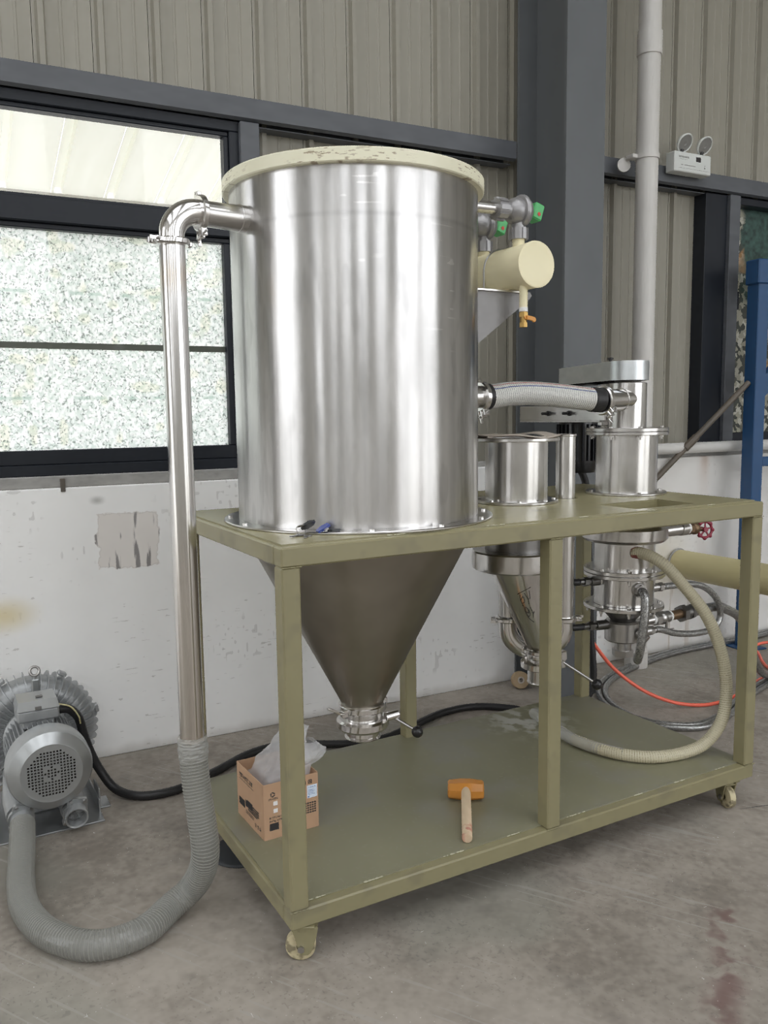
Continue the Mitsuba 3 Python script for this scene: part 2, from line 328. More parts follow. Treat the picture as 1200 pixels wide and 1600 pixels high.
mat('wood', pr(lambda p, n, uv: mix(mix((0.52, 0.40, 0.27), (0.62, 0.49, 0.34), fbm(p.x * 60, p.y * 18, p.z * 60, 3)), (0.40, 0.13, 0.10), smoothstep(0.105, 0.085, p.y) * smoothstep(0.045, 0.065, p.y) * smoothstep(0.3, 0.6, fbm(p.x * 70, p.y * 70, 3, 2)) * 0.75), 0.6))
mat('mallet_amber', {'type': 'principled', 'base_color': {'type': 'rgb', 'value': [0.86, 0.36, 0.07]}, 'roughness': 0.18, 'spec_trans': 0.45, 'eta': 1.45})
mat('cream_hose', pr((0.50, 0.46, 0.33), 0.40))
mat('white_hose', pr((0.62, 0.62, 0.59), 0.25, clearcoat=0.5, clearcoat_gloss=0.9))
mat('stripe_red', pr((0.42, 0.13, 0.11), 0.35))
mat('stripe_blue', pr((0.06, 0.09, 0.25), 0.35))
def braid(p, n, uv):
    w = noise(p.x * 420, p.y * 420, p.z * 420)
    return mix((0.17, 0.17, 0.17), (0.52, 0.52, 0.51), smoothstep(0.3, 0.7, w))
mat('braided_steel', pr(braid, 0.34, 0.85))
mat('mat_rubber', pr((0.045, 0.05, 0.055), 0.55))
mat('cork', pr((0.38, 0.28, 0.17), 0.7))
mat('wheel_cream', pr(lambda p, n, uv: mix((0.50, 0.44, 0.28), (0.22, 0.19, 0.12), smoothstep(0.5, 0.7, fbm(p.x * 60, p.y * 60, p.z * 60, 3))), 0.5))
mat('key_blue', pr((0.035, 0.06, 0.26), 0.35))
mat('key_black', pr((0.02, 0.022, 0.025), 0.4))
mat('roof_sheet', pr((0.42, 0.42, 0.40), 0.5))
mat('hall_wall', pr((0.62, 0.61, 0.58), 0.6))
mat('outdoor_ground', pr((0.42, 0.41, 0.38), 0.9))
mat('pane', {'type': 'thindielectric', 'int_ior': 1.3})
mat('clear_hose', {'type': 'blendbsdf', 'weight': 0.5, 'a': {'type': 'thindielectric', 'int_ior': 1.45}, 'b': pr((0.33, 0.33, 0.305), 0.12, spec=0.7)})
mat('clear_bag', {'type': 'blendbsdf', 'weight': 0.30, 'a': {'type': 'thindielectric', 'int_ior': 1.45}, 'b': pr((0.88, 0.88, 0.90), 0.20)})
mat('clear_tape', {'type': 'blendbsdf', 'weight': 0.32, 'a': {'type': 'thindielectric', 'int_ior': 1.5}, 'b': pr((0.66, 0.66, 0.63), 0.15)})
def awn(p, n, uv): return mix((0.80, 0.80, 0.72), (0.86, 0.86, 0.80), fbm(p.x * 20, p.y * 1.5, 1, 2))
mat('awning_sheet', {'type': 'principledthin', 'base_color': mikit.proc(awn), 'roughness': 0.5, 'diff_trans': 0.40})
def camo(p, n, uv):
    x, z = p.x, p.z
    wx = 0.007 * (noise(x * 165, z * 165, 1) - 0.5); wz = 0.007 * (noise(x * 165, z * 165, 5) - 0.5)
    blot = smoothstep(0.48, 0.60, fbm((x + wx) * 105, (z + wz) * 105, 2, 2))
    mark = smoothstep(0.60, 0.70, noise((x + wx) * 290, (z + wz) * 290, 4)) * smoothstep(0.40, 0.52, noise((x + wx) * 140, (z + wz) * 140, 7))
    c = mix((0.96, 0.98, 0.97), (0.62, 0.71, 0.66), blot * 0.65)
    c = mix(c, (0.13, 0.17, 0.15), mark * 0.8)
    br = smoothstep(0.70, 0.84, noise(x * 19, z * 19, 2)); c = c * mix((1, 1, 1), (0.95, 0.92, 0.78), br * 0.6)
    gl = smoothstep(0.009, 0.003, dr.abs(z - 1.83)) + smoothstep(0.009, 0.003, dr.abs(z - 1.43))
    return mix(c, (0.35, 0.50, 0.43), gl * 0.55 * smoothstep(0.3, 0.7, noise(x * 40, 1, 1)))
mat('camo_film', {'type': 'principledthin', 'base_color': mikit.proc(camo), 'roughness': 0.5, 'diff_trans': 1.02})
def camo2(p, n, uv):
    q = p.x * 40 + 0.7 * noise(p.x * 70, p.z * 70, 1); r = p.z * 40 + 0.7 * noise(p.x * 70, p.z * 70, 5)
    f, s, w = voronoi(q, r)
    c = mix((0.045, 0.05, 0.04), (0.30, 0.29, 0.23), smoothstep(0.45, 0.55, w))
    c = mix(c, (0.45, 0.44, 0.38), smoothstep(0.80, 0.85, w)); big = smoothstep(0.58, 0.66, fbm(p.x * 5, p.z * 5, 4, 2)); c = mix(c, (0.30, 0.16, 0.06), big * 0.75)
    teal = smoothstep(3.50, 3.56, p.x + 0.10 * (fbm(p.x * 12, p.z * 12, 2, 3) - 0.5) + 0.10 * (p.z - 2.2)) * smoothstep(1.92, 1.98, p.z)
    return mix(c, mix((0.010, 0.024, 0.022), (0.045, 0.105, 0.088), fbm(p.x * 45, p.z * 45, 3, 2)), teal)
mat('seam_tape', pr((0.085, 0.095, 0.075), 0.5))
mat('camo_film_dark', pr(camo2, 0.35))

# ------------------------------------------------------------------ the hall (setting)
X0, X1, YF, ZR = -5.5, 11.0, -8.5, 6.6
floor = ext(sbox(X0 - 1, YF - 1, X1 + 1, 0.25), 0.2, WALL @ tr(0, 0, -0.2))
struct('floor', floor, 'concrete', label='bare grey concrete floor with stains and scratches')
single('outdoor_ground', ext(sbox(-60, -60, 60, 60).difference(sbox(X0 - 1, YF - 1, X1 + 1, 0.25)), 0.2, WALL @ tr(0, 0, -0.22)), 'outdoor_ground', 'grey paved ground outside the hall', 'ground', smooth=False)
labels['outdoor_ground'] = {'kind': 'structure', 'label': 'grey paved yard outside the hall'}

def W(mesh): m = mesh.copy(); m.apply_transform(WALL); return m
# masonry dado with its ledge
wall = struct('wall_back', b2((X0, 0, 0), (X1, 0.24, 1.09), 0.004), 'wall_paint', xf=WALL, label='white painted masonry wall below the sheet cladding')
part(wall, 'mortar_sill', cat(b2((X0, 0.012, 1.09), (0.62, 0.20, 1.135), 0.004), b2((0.62, 0.03, 1.09), (X1, 0.2, 1.112), 0.003)), 'mortar_grey', False, WALL, label='rough grey mortar ledge')
# steel sheet cladding: one sheet per rib pitch, cut round the two windows
PITCH, CY = 0.2130, 0.115            # rib pitch, depth of the sheet behind the wall face
WIN = (-1.75, 0.60, 1.135, 2.52); WIN2 = (3.17, 5.2, 1.135, 2.52)
def sheet_mesh(s0, z0, z1):
    pr_ = [(0, 0), (0.012, 0), (0.020, -0.022), (0.040, -0.022), (0.048, 0), (0.095, 0), (0.098, -0.0018), (0.106, -0.0018), (0.109, 0), (0.150, 0), (0.153, -0.0018), (0.161, -0.0018), (0.164, 0), (PITCH - 0.002, 0)]
    v, f = [], []
    for x, y in pr_: v += [(s0 + x, CY + y, z0), (s0 + x, CY + y, z1)]
    for i in range(len(pr_) - 1): a = 2 * i; f += [(a, a + 2, a + 3), (a, a + 3, a + 1)]
    b0 = len(v); v += [(s0, CY + 0.03, z0), (s0, CY + 0.03, z1), (s0 + PITCH - 0.002, CY + 0.03, z0), (s0 + PITCH - 0.002, CY + 0.03, z1)]
    f += [(b0, b0 + 1, b0 + 3), (b0, b0 + 3, b0 + 2)]
    return trimesh.Trimesh(v, f, process=False)
clad = key_for('wall_back_cladding'); labels[clad] = {'kind': 'structure', 'label': 'beige ribbed steel sheets cladding the upper wall'}
k0 = math.floor((X0 - 0.0) / PITCH)
for k in range(k0, math.ceil(X1 / PITCH)):
    s0 = -0.026 + k * PITCH; c = s0 + PITCH / 2
    inwin = any(a - 0.02 < c < b - 0.03 for a, b, _, _ in (WIN, WIN2))
    if inwin: part(clad, 'sheet', sheet_mesh(s0, WIN[3], ZR), 'sheet_beige', 20, WALL)
    else: part(clad, 'sheet', sheet_mesh(s0, 1.10, ZR), 'sheet_beige', 20, WALL)
# girts: lipped channels, face, underside and lip
def girt(s0, s1, z0, z1, y0=0.0, y1=0.112):
    h = Polygon([(y0, z1), (y1, z1), (y1, z0), (y0 + 0.045, z0), (y0 + 0.045, z0 + 0.004), (y1 - 0.004, z0 + 0.004), (y1 - 0.004, z1 - 0.004), (y0 + 0.004, z1 - 0.004), (y0 + 0.004, z1 - 0.075), (y0 + 0.02, z1 - 0.082), (y0 + 0.02, z1 - 0.086), (y0, z1 - 0.078)])
    m = trimesh.creation.extrude_polygon(h, s1 - s0, engine='earcut')
    m.apply_transform(np.array([[0, 0, 1, s0], [1, 0, 0, 0], [0, 1, 0, 0], [0, 0, 0, 1.0]])); return m
struct('trim_1', girt(X0, 1.862, 2.525, 2.62), 'girt_grey', False, WALL, 'grey steel girt running over the left window')
struct('trim_2', girt(2.085, X1, 2.525, 2.62), 'girt_grey', False, WALL, 'grey steel girt right of the column')
struct('trim_3', cat(b2((0.512, 0.008, 1.12), (0.592, 0.112, 2.53)), ), 'girt_grey', False, WALL, 'grey steel post beside the left window')
struct('trim_4', cat(b2((3.315, 0.008, 1.12), (3.395, 0.112, 2.53)), ), 'girt_grey', False, WALL, 'grey steel post beside the right window')
# left window
def rect_ring(a, b, z0, z1, t, y0, y1, tb=None, tt=None):
    tb = t if tb is None else tb; tt = t if tt is None else tt
    return [b2((a, y0, z0), (b, y1, z0 + tb), .003), b2((a, y0, z1 - tt), (b, y1, z1), .003), b2((a, y0, z0 + tb), (a + t, y1, z1 - tt), .003), b2((b - t, y0, z0 + tb), (b, y1, z1 - tt), .003)]
w1 = key_for('window_1'); labels[w1] = {'kind': 'structure', 'label': 'dark framed window left of the steel tank with camouflage film'}
for m in rect_ring(-1.75, 0.515, 1.135, 2.535, 0.042, 0.035, 0.115): part(w1, 'outer_frame', m, 'frame_dark', False, WALL)
part(w1, 'transom', b2((-1.71, 0.03, 2.075), (0.475, 0.115, 2.165), .004), 'frame_dark', False, WALL)
part(w1, 'mullion', b2((-0.66, 0.03, 1.175), (-0.60, 0.115, 2.495), .004), 'frame_dark', False, WALL)
for m in rect_ring(-0.60, 0.473, 1.177, 2.075, 0.032, 0.055, 0.10, tb=0.055, tt=0.020): part(w1, 'sash_frame', m, 'frame_dark', False, WALL)
for m in rect_ring(-0.60, 0.473, 2.165, 2.493, 0.020, 0.05, 0.10, tb=0.012, tt=0.018): part(w1, 'transom_frame', m, 'frame_dark', False, WALL)
for m in rect_ring(-1.708, -0.66, 1.177, 2.075, 0.032, 0.055, 0.10, tb=0.055, tt=0.020): part(w1, 'sash_frame', m, 'frame_dark', False, WALL)
def sheet_quad(a, b, z0, z1, y):
    return trimesh.Trimesh([(a, y, z0), (b, y, z0), (b, y, z1), (a, y, z1)], [(0, 1, 2), (0, 2, 3)], process=False)
part(w1, 'pane', sheet_quad(-0.60, 0.473, 2.165, 2.493, 0.075), 'pane', False, WALL)
part(w1, 'pane', sheet_quad(-1.708, -0.66, 2.165, 2.493, 0.075), 'pane', False, WALL)
part(w1, 'pane', sheet_quad(-0.60, 0.473, 1.2, 2.07, 0.082), 'pane', False, WALL)
part(w1, 'pane', sheet_quad(-1.708, -0.66, 1.2, 2.07, 0.082), 'pane', False, WALL)
part(w1, 'film', sheet_quad(-0.575, 0.445, 1.225, 1.640, 0.088), 'camo_film', False, WALL, label='camouflage printed film on the lower half')
part(w1, 'film', sheet_quad(-0.575, 0.447, 1.622, 2.058, 0.090), 'camo_film', False, WALL, label='camouflage printed film on the upper half')
part(w1, 'film', sheet_quad(-1.69, -0.68, 1.225, 2.058, 0.090), 'camo_film', False, WALL)
part(w1, 'film_seam', b2((-0.575, 0.0835, 1.617), (0.446, 0.0865, 1.641), .0004), 'seam_tape', False, WALL, label='dark tape along the seam of the film')
part(w1, 'bracket', b2((-0.245 + 0.0, -0.004, 1.075), (-0.228, 0.03, 1.125), .001), 'strut_brown', False, WALL, label='small rusty iron tab')
# awning outside the left window
aw = key_for('awning'); labels[aw] = {'label': 'pale ribbed awning sheets outside above the left window', 'category': 'awning'}
sl = math.tan(math.radians(12))
for k in range(-8, 6):
    a = 0.005 + k * 0.30
    v, f = [], []
    prof = [(0, 0), (0.018, 0), (0.024, 0.040), (0.056, 0.040), (0.062, 0), (0.298, 0)]
    for x, dz in prof: v += [(a + x, 0.20, 3.06 + dz), (a + x, 2.06, 3.06 - 1.86 * sl + dz)]
    for i in range(len(prof) - 1): q = 2 * i; f += [(q, q + 1, q + 3), (q, q + 3, q + 2)]
    part(aw, 'sheet', trimesh.Trimesh(v, f, process=False), 'awning_sheet', False, WALL)
part(aw, 'gutter', b2((-2.5, 2.04, 2.60), (1.8, 2.12, 2.672), .01), 'pvc_white', False, WALL, label='pale gutter along the lower edge')
# right window with darker film in front of a board
w2 = key_for('window_2'); labels[w2] = {'kind': 'structure', 'label': 'dark framed window on the right with camouflage film'}
part(w2, 'outer_frame', b2((3.150, 0.03, 1.112), (3.315, 0.118, 2.53), .003), 'frame_dark', False, WALL)
part(w2, 'outer_frame', b2((3.395, 0.03, 1.15), (5.2, 0.112, 1.215), .003), 'frame_dark', False, WALL)
part(w2, 'outer_frame', b2((3.395, 0.03, 2.49), (5.2, 0.112, 2.53), .003), 'frame_dark', False, WALL)
part(w2, 'transom', b2((3.395, 0.06, 1.92), (3.47, 0.112, 2.02), .003), 'frame_dark', False, WALL)
part(w2, 'film', b2((3.395, 0.098, 1.215), (5.2, 0.104, 2.49), .0005), 'camo_film_dark', False, WALL, label='camouflage film with brown, black and teal patches')
# column
fl = 0.2172
hsec = unary_union([sbox(0, -0.36, fl, -0.346), sbox(0, -0.014, fl, 0.0), sbox(fl / 2 - 0.005, -0.36, fl / 2 + 0.005, 0)])
struct('trim_5', ext(hsec, ZR + 0.02, WALL @ tr(1.8645, 0, -0.01)), 'column_grey', False, label='grey steel H column standing against the wall')
# the other sides of the hall: walls, roof with skylights, open doorways behind the camera
def wall_with(ax, pos, a0, a1, zt, holes, th=0.2):
    pg = sbox(a0, 0, a1, zt)
    for h in holes: pg = pg.difference(sbox(*h))
    m = trimesh.creation.extrude_polygon(pg, th, engine='earcut')
    M = np.array([[1, 0, 0, 0], [0, 0, 1, pos], [0, 1, 0, 0], [0, 0, 0, 1.0]]) if ax == 'y' else np.array([[0, 0, 1, pos], [1, 0, 0, 0], [0, 1, 0, 0], [0, 0, 0, 1.0]])
    m.apply_transform(M); trimesh.repair.fix_normals(m); return m
struct('wall_front', wall_with('y', YF, X0, X1, ZR, [(-4.9, 2.6, -3.6, 5.6), (-2.6, 2.6, -1.5, 5.6), (-0.5, 2.6, 0.7, 5.6), (1.9, -0.01, 5.0, 5.2), (5.4, -0.01, 9.6, 5.2)]), 'hall_wall', xf=WALL)
struct('wall_left', wall_with('x', X0 - 0.2, YF, 0.24, ZR, [(-2.5, 0.02, -0.25, 4.6), (-7.8, 1.6, -6.9, 4.4), (-5.4, 1.6, -4.6, 4.4)]), 'hall_wall', xf=WALL)
struct('wall_right', wall_with('x', X1, YF, 0.24, ZR, []), 'hall_wall', xf=WALL)
roof = sbox(X0, YF, X1, 0.3)
SKY = [(-4.9, -3.1, -1.7), (-2.3, -0.5, -1.7), (0.3, 2.2, -1.9), (3.1, 4.9, -4.4)]
for a, b, e in SKY: roof = roof.difference(sbox(a, YF + 0.6, b, e))
cl = struct('ceiling', ext(roof, 0.08, WALL @ tr(0, 0, ZR)), 'roof_sheet')
for a, b, e in SKY: part(cl, 'skylight', trimesh.Trimesh([(a, YF + .6, ZR + .03), (b, YF + .6, ZR + .03), (b, e, ZR + .03), (a, e, ZR + .03)], [(0, 1, 2), (0, 2, 3)], process=False), 'pane', False, WALL)

# ------------------------------------------------------------------ steel bench
L, BW, r, HB, HT = 1.709, 0.8456, 0.048, 0.1016, 1.05
XM = 0.8026
bench = thing('steel_bench', 'olive green welded steel bench on castors carrying the machinery', 'bench')
def rail(name, p0, p1): part(bench, name, b2(p0, p1, 0.004), 'olive_paint', False)
rail('front_rail', (0, 0, HT - r), (L, r, HT)); rail('back_rail', (0, BW - r, HT - r), (L, BW, HT))
rail('side_rail', (0, r, HT - r), (r, BW - r, HT)); rail('side_rail', (L - r, r, HT - r), (L, BW - r, HT))
rail('front_rail', (0, 0, HB), (L, r, HB + r)); rail('back_rail', (0, BW - r, HB), (L, BW, HB + r))
rail('side_rail', (0, r, HB), (r, BW - r, HB + r)); rail('side_rail', (L - r, r, HB), (L, BW - r, HB + r))
rail('cross_rail', (XM, r, HB), (XM + r, BW - r, HB + r - .002))
for x in (0, XM, L - r):
    rail('leg', (x, 0, HB + r), (x + r, r, HT - r)); rail('leg', (x, BW - r, HB + r), (x + r, BW, HT - r))
PZ = HT + 0.004
plate = sbox(0.012, 0.026, L - 0.012, BW - 0.004).difference(Polygon([(1.19, 0.228), (1.196, 0.064), (1.456, 0.068), (1.468, 0.232)]))
plate = plate.difference(Point(0.418, 0.4095).buffer(0.335, 48)).difference(Point(1.0355, 0.449).buffer(0.100, 32)).difference(Point(1.2526, 0.451).buffer(0.043, 32)).difference(Point(1.541, 0.451).buffer(0.098, 32))
part(bench, 'top_plate', ext(plate, 0.005, tr(0, 0, PZ - 0.005)), 'olive_paint', False)
# turned-down lip round the square opening
for a, b_ in (((1.19, 0.228), (1.196, 0.064)), ((1.196, 0.064), (1.456, 0.068)), ((1.456, 0.068), (1.468, 0.232)), ((1.468, 0.232), (1.19, 0.228))):
    d_ = np.array(b_) - a; ln = float(np.linalg.norm(d_))
    part(bench, 'opening_lip', bb((ln, .003, .032), (0, 0, 0), .0008), 'olive_paint', False, tr((a[0] + b_[0]) / 2, (a[1] + b_[1]) / 2, PZ - .021) @ rz(math.degrees(math.atan2(d_[1], d_[0]))))
part(bench, 'shelf_plate', ext(sbox(0.010, 0.030, L - 0.010, BW - 0.003), 0.004, tr(0, 0, HB + r)), 'shelf_paint', False)
SH = HB + r + 0.004
rng = random.Random(4)
def bead(p0, p1, n, rr):
    ms = []
    for i in range(n):
        t = (i + rng.random()) / n; c = np.array(p0) * (1 - t) + np.array(p1) * t
        m = trimesh.creation.icosphere(subdivisions=1, radius=rr * (0.6 + 0.7 * rng.random())); m.apply_scale([1.8, 1, 0.6]); m.apply_translation(c); ms.append(m)
    return cat(*ms)
for a, b_ in ((0.05, 0.11), (0.22, 0.27), (0.46, 0.53), (0.68, 0.72), (0.90, 0.97), (1.18, 1.21), (1.36, 1.41), (1.55, 1.60)):
    part(bench, 'weld', bead((a, 0.030, SH - 0.002), (b_, 0.030, SH - 0.002), 7, 0.0032), 'weld_bead', True)
for a, b_ in ((0.30, 0.35), (0.60, 0.66), (0.93, 0.96), (1.20, 1.24), (1.47, 1.50)):
    part(bench, 'weld', bead((a, 0.026, PZ - 0.002), (b_, 0.026, PZ - 0.002), 7, 0.003), 'weld_bead', True)
for x in (0.024, XM + 0.024, L - 0.024):
    for z in (HT - r, HB + r):
        part(bench, 'weld', bead((x - 0.024, -0.0005, z), (x + 0.024, -0.0005, z), 9, 0.0026), 'olive_paint', True)
# castors
def castor(x, y, deg, pedal=False):
    M = tr(x, y, 0) @ rz(deg)                         # wheel axle along local x
    h = part(bench, 'castor', cat(bb((0.062, 0.062, 0.005), (0, 0, HB - 0.0025), 0.002), trimesh_lathe([(0, 0.083), (0.024, 0.083), (0.026, 0.097), (0, 0.097)], 28)), 'olive_paint', 30, M)
    ck = Polygon([(-0.030, 0.092), (0.030, 0.092), (0.026, 0.070), (0.013, 0.030), (0.006, 0.024), (-0.006, 0.024), (-0.013, 0.030), (-0.022, 0.070)]).buffer(0.003)
    for s in (-1, 1):
        m = trimesh.creation.extrude_polygon(ck, 0.004, engine='earcut'); m.apply_transform(np.array([[0, 0, 1, s * 0.020 - 0.002], [1, 0, 0, 0.006], [0, 1, 0, 0], [0, 0, 0, 1.0]]))
        part(h, 'fork_cheek', m, 'olive_paint', 30, M)
    part(h, 'fork_crown', bb((0.044, 0.056, 0.005), (0, 0.004, 0.086), .001), 'olive_paint', False, M)
    w = lathe([(0.010, -0.013), (0.030, -0.013), (0.0375, -0.010), (0.0385, 0), (0.0375, 0.010), (0.030, 0.013), (0.010, 0.013)], 36).moved(tr(0, -0.006, 0.0385) @ axis_to((1, 0, 0)))
    part(h, 'wheel', w, 'wheel_cream', xf=M)
    part(h, 'axle_bolt', cat(hexnut((0.022, -0.004, 0.0385), (0.028, -0.004, 0.0385), 0.009), hexnut((-0.028, -0.004, 0.0385), (-0.022, -0.004, 0.0385), 0.009)), 'fitting_steel', False, M)
    if pedal: part(h, 'brake_pedal', cat(bb((0.046, 0.035, 0.004), (0, 0.045, 0.062), .001), bb((0.030, 0.004, 0.055), (0, 0.030, 0.060), .001)), 'olive_paint', False, M)
castor(0.044, 0.034, 242); castor(1.625, 0.040, -18, True); castor(0.05, BW - 0.06, 40); castor(L - 0.05, BW - 0.06, 15)

# ------------------------------------------------------------------ big steel tank
TX, TY = 0.418, 0.4095
TT = tr(TX, TY, 0)
tank = thing('steel_tank', 'large brushed stainless steel cylindrical tank with a conical bottom standing in the bench', 'tank')
RB = 0.351
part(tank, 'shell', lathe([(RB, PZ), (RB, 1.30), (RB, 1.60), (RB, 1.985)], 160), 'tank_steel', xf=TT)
part(tank, 'rim_band', lathe(disc_prof(0.3685, 1.961, 1.9965, 0.003), 128), 'rim_paint', xf=TT, label='cream painted rim band with scuff marks')
part(tank, 'flange', lathe(disc_prof(0.394, PZ, PZ + 0.007, 0.002), 128), 'steel', xf=TT)
for k in range(12):
    a = 2 * PI * k / 12 + 0.13
    if -2.9 < a - PI < 2.9: part(tank, 'flange_bolt', hexnut((TX + .376 * math.cos(a), TY + .376 * math.sin(a), PZ + .007), (TX + .376 * math.cos(a), TY + .376 * math.sin(a), PZ + .012), 0.007), 'steel', False)
part(tank, 'cone', lathe([(0.335, PZ), (0.332, 1.0), (0.066, 0.49), (0.064, 0.482)][::-1], 128), 'cone_steel', xf=TT)
# inlet stub on the left
PX, PY = -0.13, 0.335
dirT = np.array([TX - PX, TY - PY, 0]); dirT /= np.linalg.norm(dirT)
ZP = 1.863
CR = 0.068                                             # elbow bend radius
e1 = np.array([PX, PY, ZP]) + dirT * CR
s_end = np.array([TX, TY, ZP]) - dirT * (RB - 0.012)
part(tank, 'inlet_stub', sweep([e1 + dirT * 0.012, (e1 * 2 + s_end) / 3, (e1 + s_end * 2) / 3, s_end], [0.0318, 0.0318, 0.033, 0.034], 36), 'steel')
part(tank, 'weld_seam', ring_torus(0.0335, 0.0022, 40, 8), 'steel', True, tr(*(s_end - dirT * 0.028)) @ axis_to(dirT))
# gusset under the air header
mat('gusset_steel', pr((0.28, 0.275, 0.275), 0.55, 1.0))
gus = Polygon([(0.745, 1.535), (0.975, 1.700), (0.985, 1.712), (0.978, 1.722), (0.745, 1.722)])
part(tank, 'gusset_plate', ext(gus, 0.006, np.array([[1, 0, 0, 0], [0, 0, -1, 0.318], [0, 1, 0, 0], [0, 0, 0, 1.0]])), 'gusset_steel', False)
part(tank, 'gusset_plate', ext(gus, 0.006, np.array([[1, 0, 0, 0], [0, 0, -1, 0.498], [0, 1, 0, 0], [0, 0, 0, 1.0]])), 'gusset_steel', False)
part(tank, 'saddle_plate', b2((0.76, 0.30, 1.716), (0.955, 0.51, 1.7225), .001), 'steel', False)
# outlet on the right, with its ferrule
part(tank, 'outlet_stub', rod((0.755, 0.43, 1.402), (0.880, 0.437, 1.404), 0.036, 32), 'steel')

def tri_clamp(name, c, axis, R, label, up, group=None, wide=0.020):
    """hinged two-piece pipe clamp with a wing nut"""
    k = thing(name, label, 'pipe clamp', group)
    M = tr(*c) @ axis_to(axis)
    part(k, 'band', lathe([(R - .004, -wide / 2), (R + .006, -wide / 2), (R + .010, -wide * .3), (R + .010, wide * .3), (R + .006, wide / 2), (R - .004, wide / 2)], 40), 'polished_steel', xf=M)
    u = np.array(up, float); ax = np.array(axis, float); ax /= np.linalg.norm(ax); u -= ax * np.dot(u, ax); u /= np.linalg.norm(u); v = np.cross(ax, u)
    B = np.eye(4); B[:3, 0], B[:3, 1], B[:3, 2], B[:3, 3] = u, v, ax, c
    part(k, 'lug', cat(bb((0.022, 0.007, wide), (R + .016, 0.008, 0), .002), bb((0.022, 0.007, wide), (R + .016, -0.008, 0), .002)), 'polished_steel', False, B)
    part(k, 'bolt', rod((R + .019, -.024, 0), (R + .019, .036, 0), 0.0034, 12), 'fitting_steel', 30, B)
    wn = cat(rod((R + .019, .013, 0), (R + .019, .024, 0), 0.008, 16), *[bb((0.020, 0.0035, 0.010), (R + .019 + s * .013, .026, 0), .0012) for s in (-1, 1)])
    part(k, 'wing_nut', wn, 'polished_steel', 30, B)
    part(k, 'hinge', cat(bb((0.014, 0.020, wide * .8), (-(R + .012), 0, 0), .002), rod((-(R + .016), 0, -wide * .5), (-(R + .016), 0, wide * .5), .004, 10)), 'polished_steel', False, B)
    return k

# ------------------------------------------------------------------ suction pipe, elbow, clamps
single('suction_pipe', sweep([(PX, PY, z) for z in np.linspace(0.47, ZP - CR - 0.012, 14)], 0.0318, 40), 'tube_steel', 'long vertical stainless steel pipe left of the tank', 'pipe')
th = np.linspace(0, PI / 2, 20)
cen = np.array([PX, PY, ZP - CR]) + dirT * CR
elb = [cen - dirT * CR - [0, 0, .010]] + [cen - dirT * CR * math.cos(a) + np.array([0, 0, CR * math.sin(a)]) for a in th] + [cen + [0, 0, CR] + dirT * .010]
single('pipe_elbow', sweep(elb, 0.0318, 40), 'polished_steel', 'polished pipe elbow joining the vertical pipe to the tank', 'pipe elbow')
tri_clamp('pipe_clamp', cen + [0, 0, CR] + dirT * .011, dirT, 0.0345, 'pipe clamp between the elbow and the big tank, wing nut hanging below', (0.25, -0.2, -1), wide=.016)
tri_clamp('pipe_clamp', cen - dirT * CR - [0, 0, .012], (0, 0, 1), 0.0345, 'pipe clamp joining the elbow to the top of the vertical pipe', (-1, -0.3, 0), wide=.016)

# clear suction hose from pipe to blower
hose_pts = [(-0.1300, 0.3350, 0.50), (-0.1300, 0.3340, 0.46), (-0.1285, 0.322, 0.38), (-0.123, 0.305, 0.29), (-0.118, 0.300, 0.205), (-0.122, 0.335, 0.125), (-0.145, 0.370, 0.065), (-0.2000, 0.3600, 0.039), (-0.299, 0.2870, 0.038), (-0.4091, 0.2912, 0.038),
            (-0.5009, 0.3934, 0.038), (-0.544, 0.5549, 0.038), (-0.5400, 0.7000, 0.042), (-0.524, 0.820, 0.055), (-0.510, 0.93, 0.070), (-0.503, 0.985, 0.078)]
mat('spiral_grey', pr((0.24, 0.24, 0.22), 0.16, spec=0.6))
hose = thing('suction_hose', 'clear grey wire-ribbed hose looping over the floor from the blower to the vertical pipe', 'hose')
part(hose, 'tube', sweep(spline(hose_pts, 500), 0.0362, 40, caps=False), 'clear_hose', True)
part(hose, 'wire_spiral', spiral(hose_pts, 0.0366, 0.0086, 0.0018), 'spiral_grey', True)
tp = [(-0.13, 0.335, 0.515), (-0.13, 0.335, 0.505), (-0.13, 0.335, 0.49), (-0.13, 0.334, 0.475), (-0.13, 0.334, 0.462), (-0.1298, 0.333, 0.450)]
tpp = spline(tp, 60); rr = 0.0345 + 0.0045 * meshkit.fbm(np.stack([np.linspace(0, 9, 60), np.zeros(60), np.zeros(60)], 1), 3) + 0.003 * np.sin(np.linspace(0, PI, 60))
tm = sweep(tpp, rr, 40, caps=False); tm.vertices += 0.009 * (meshkit.fbm(tm.vertices * 110, 3)[:, None] - 0.5) * (tm.vertices - [-0.13, 0.334, 0]) / 0.036 * [1, 1, 0]
part(hose, 'tape_wrap', tm, 'clear_tape', 40, label='crumpled clear tape wrapped round the pipe end')

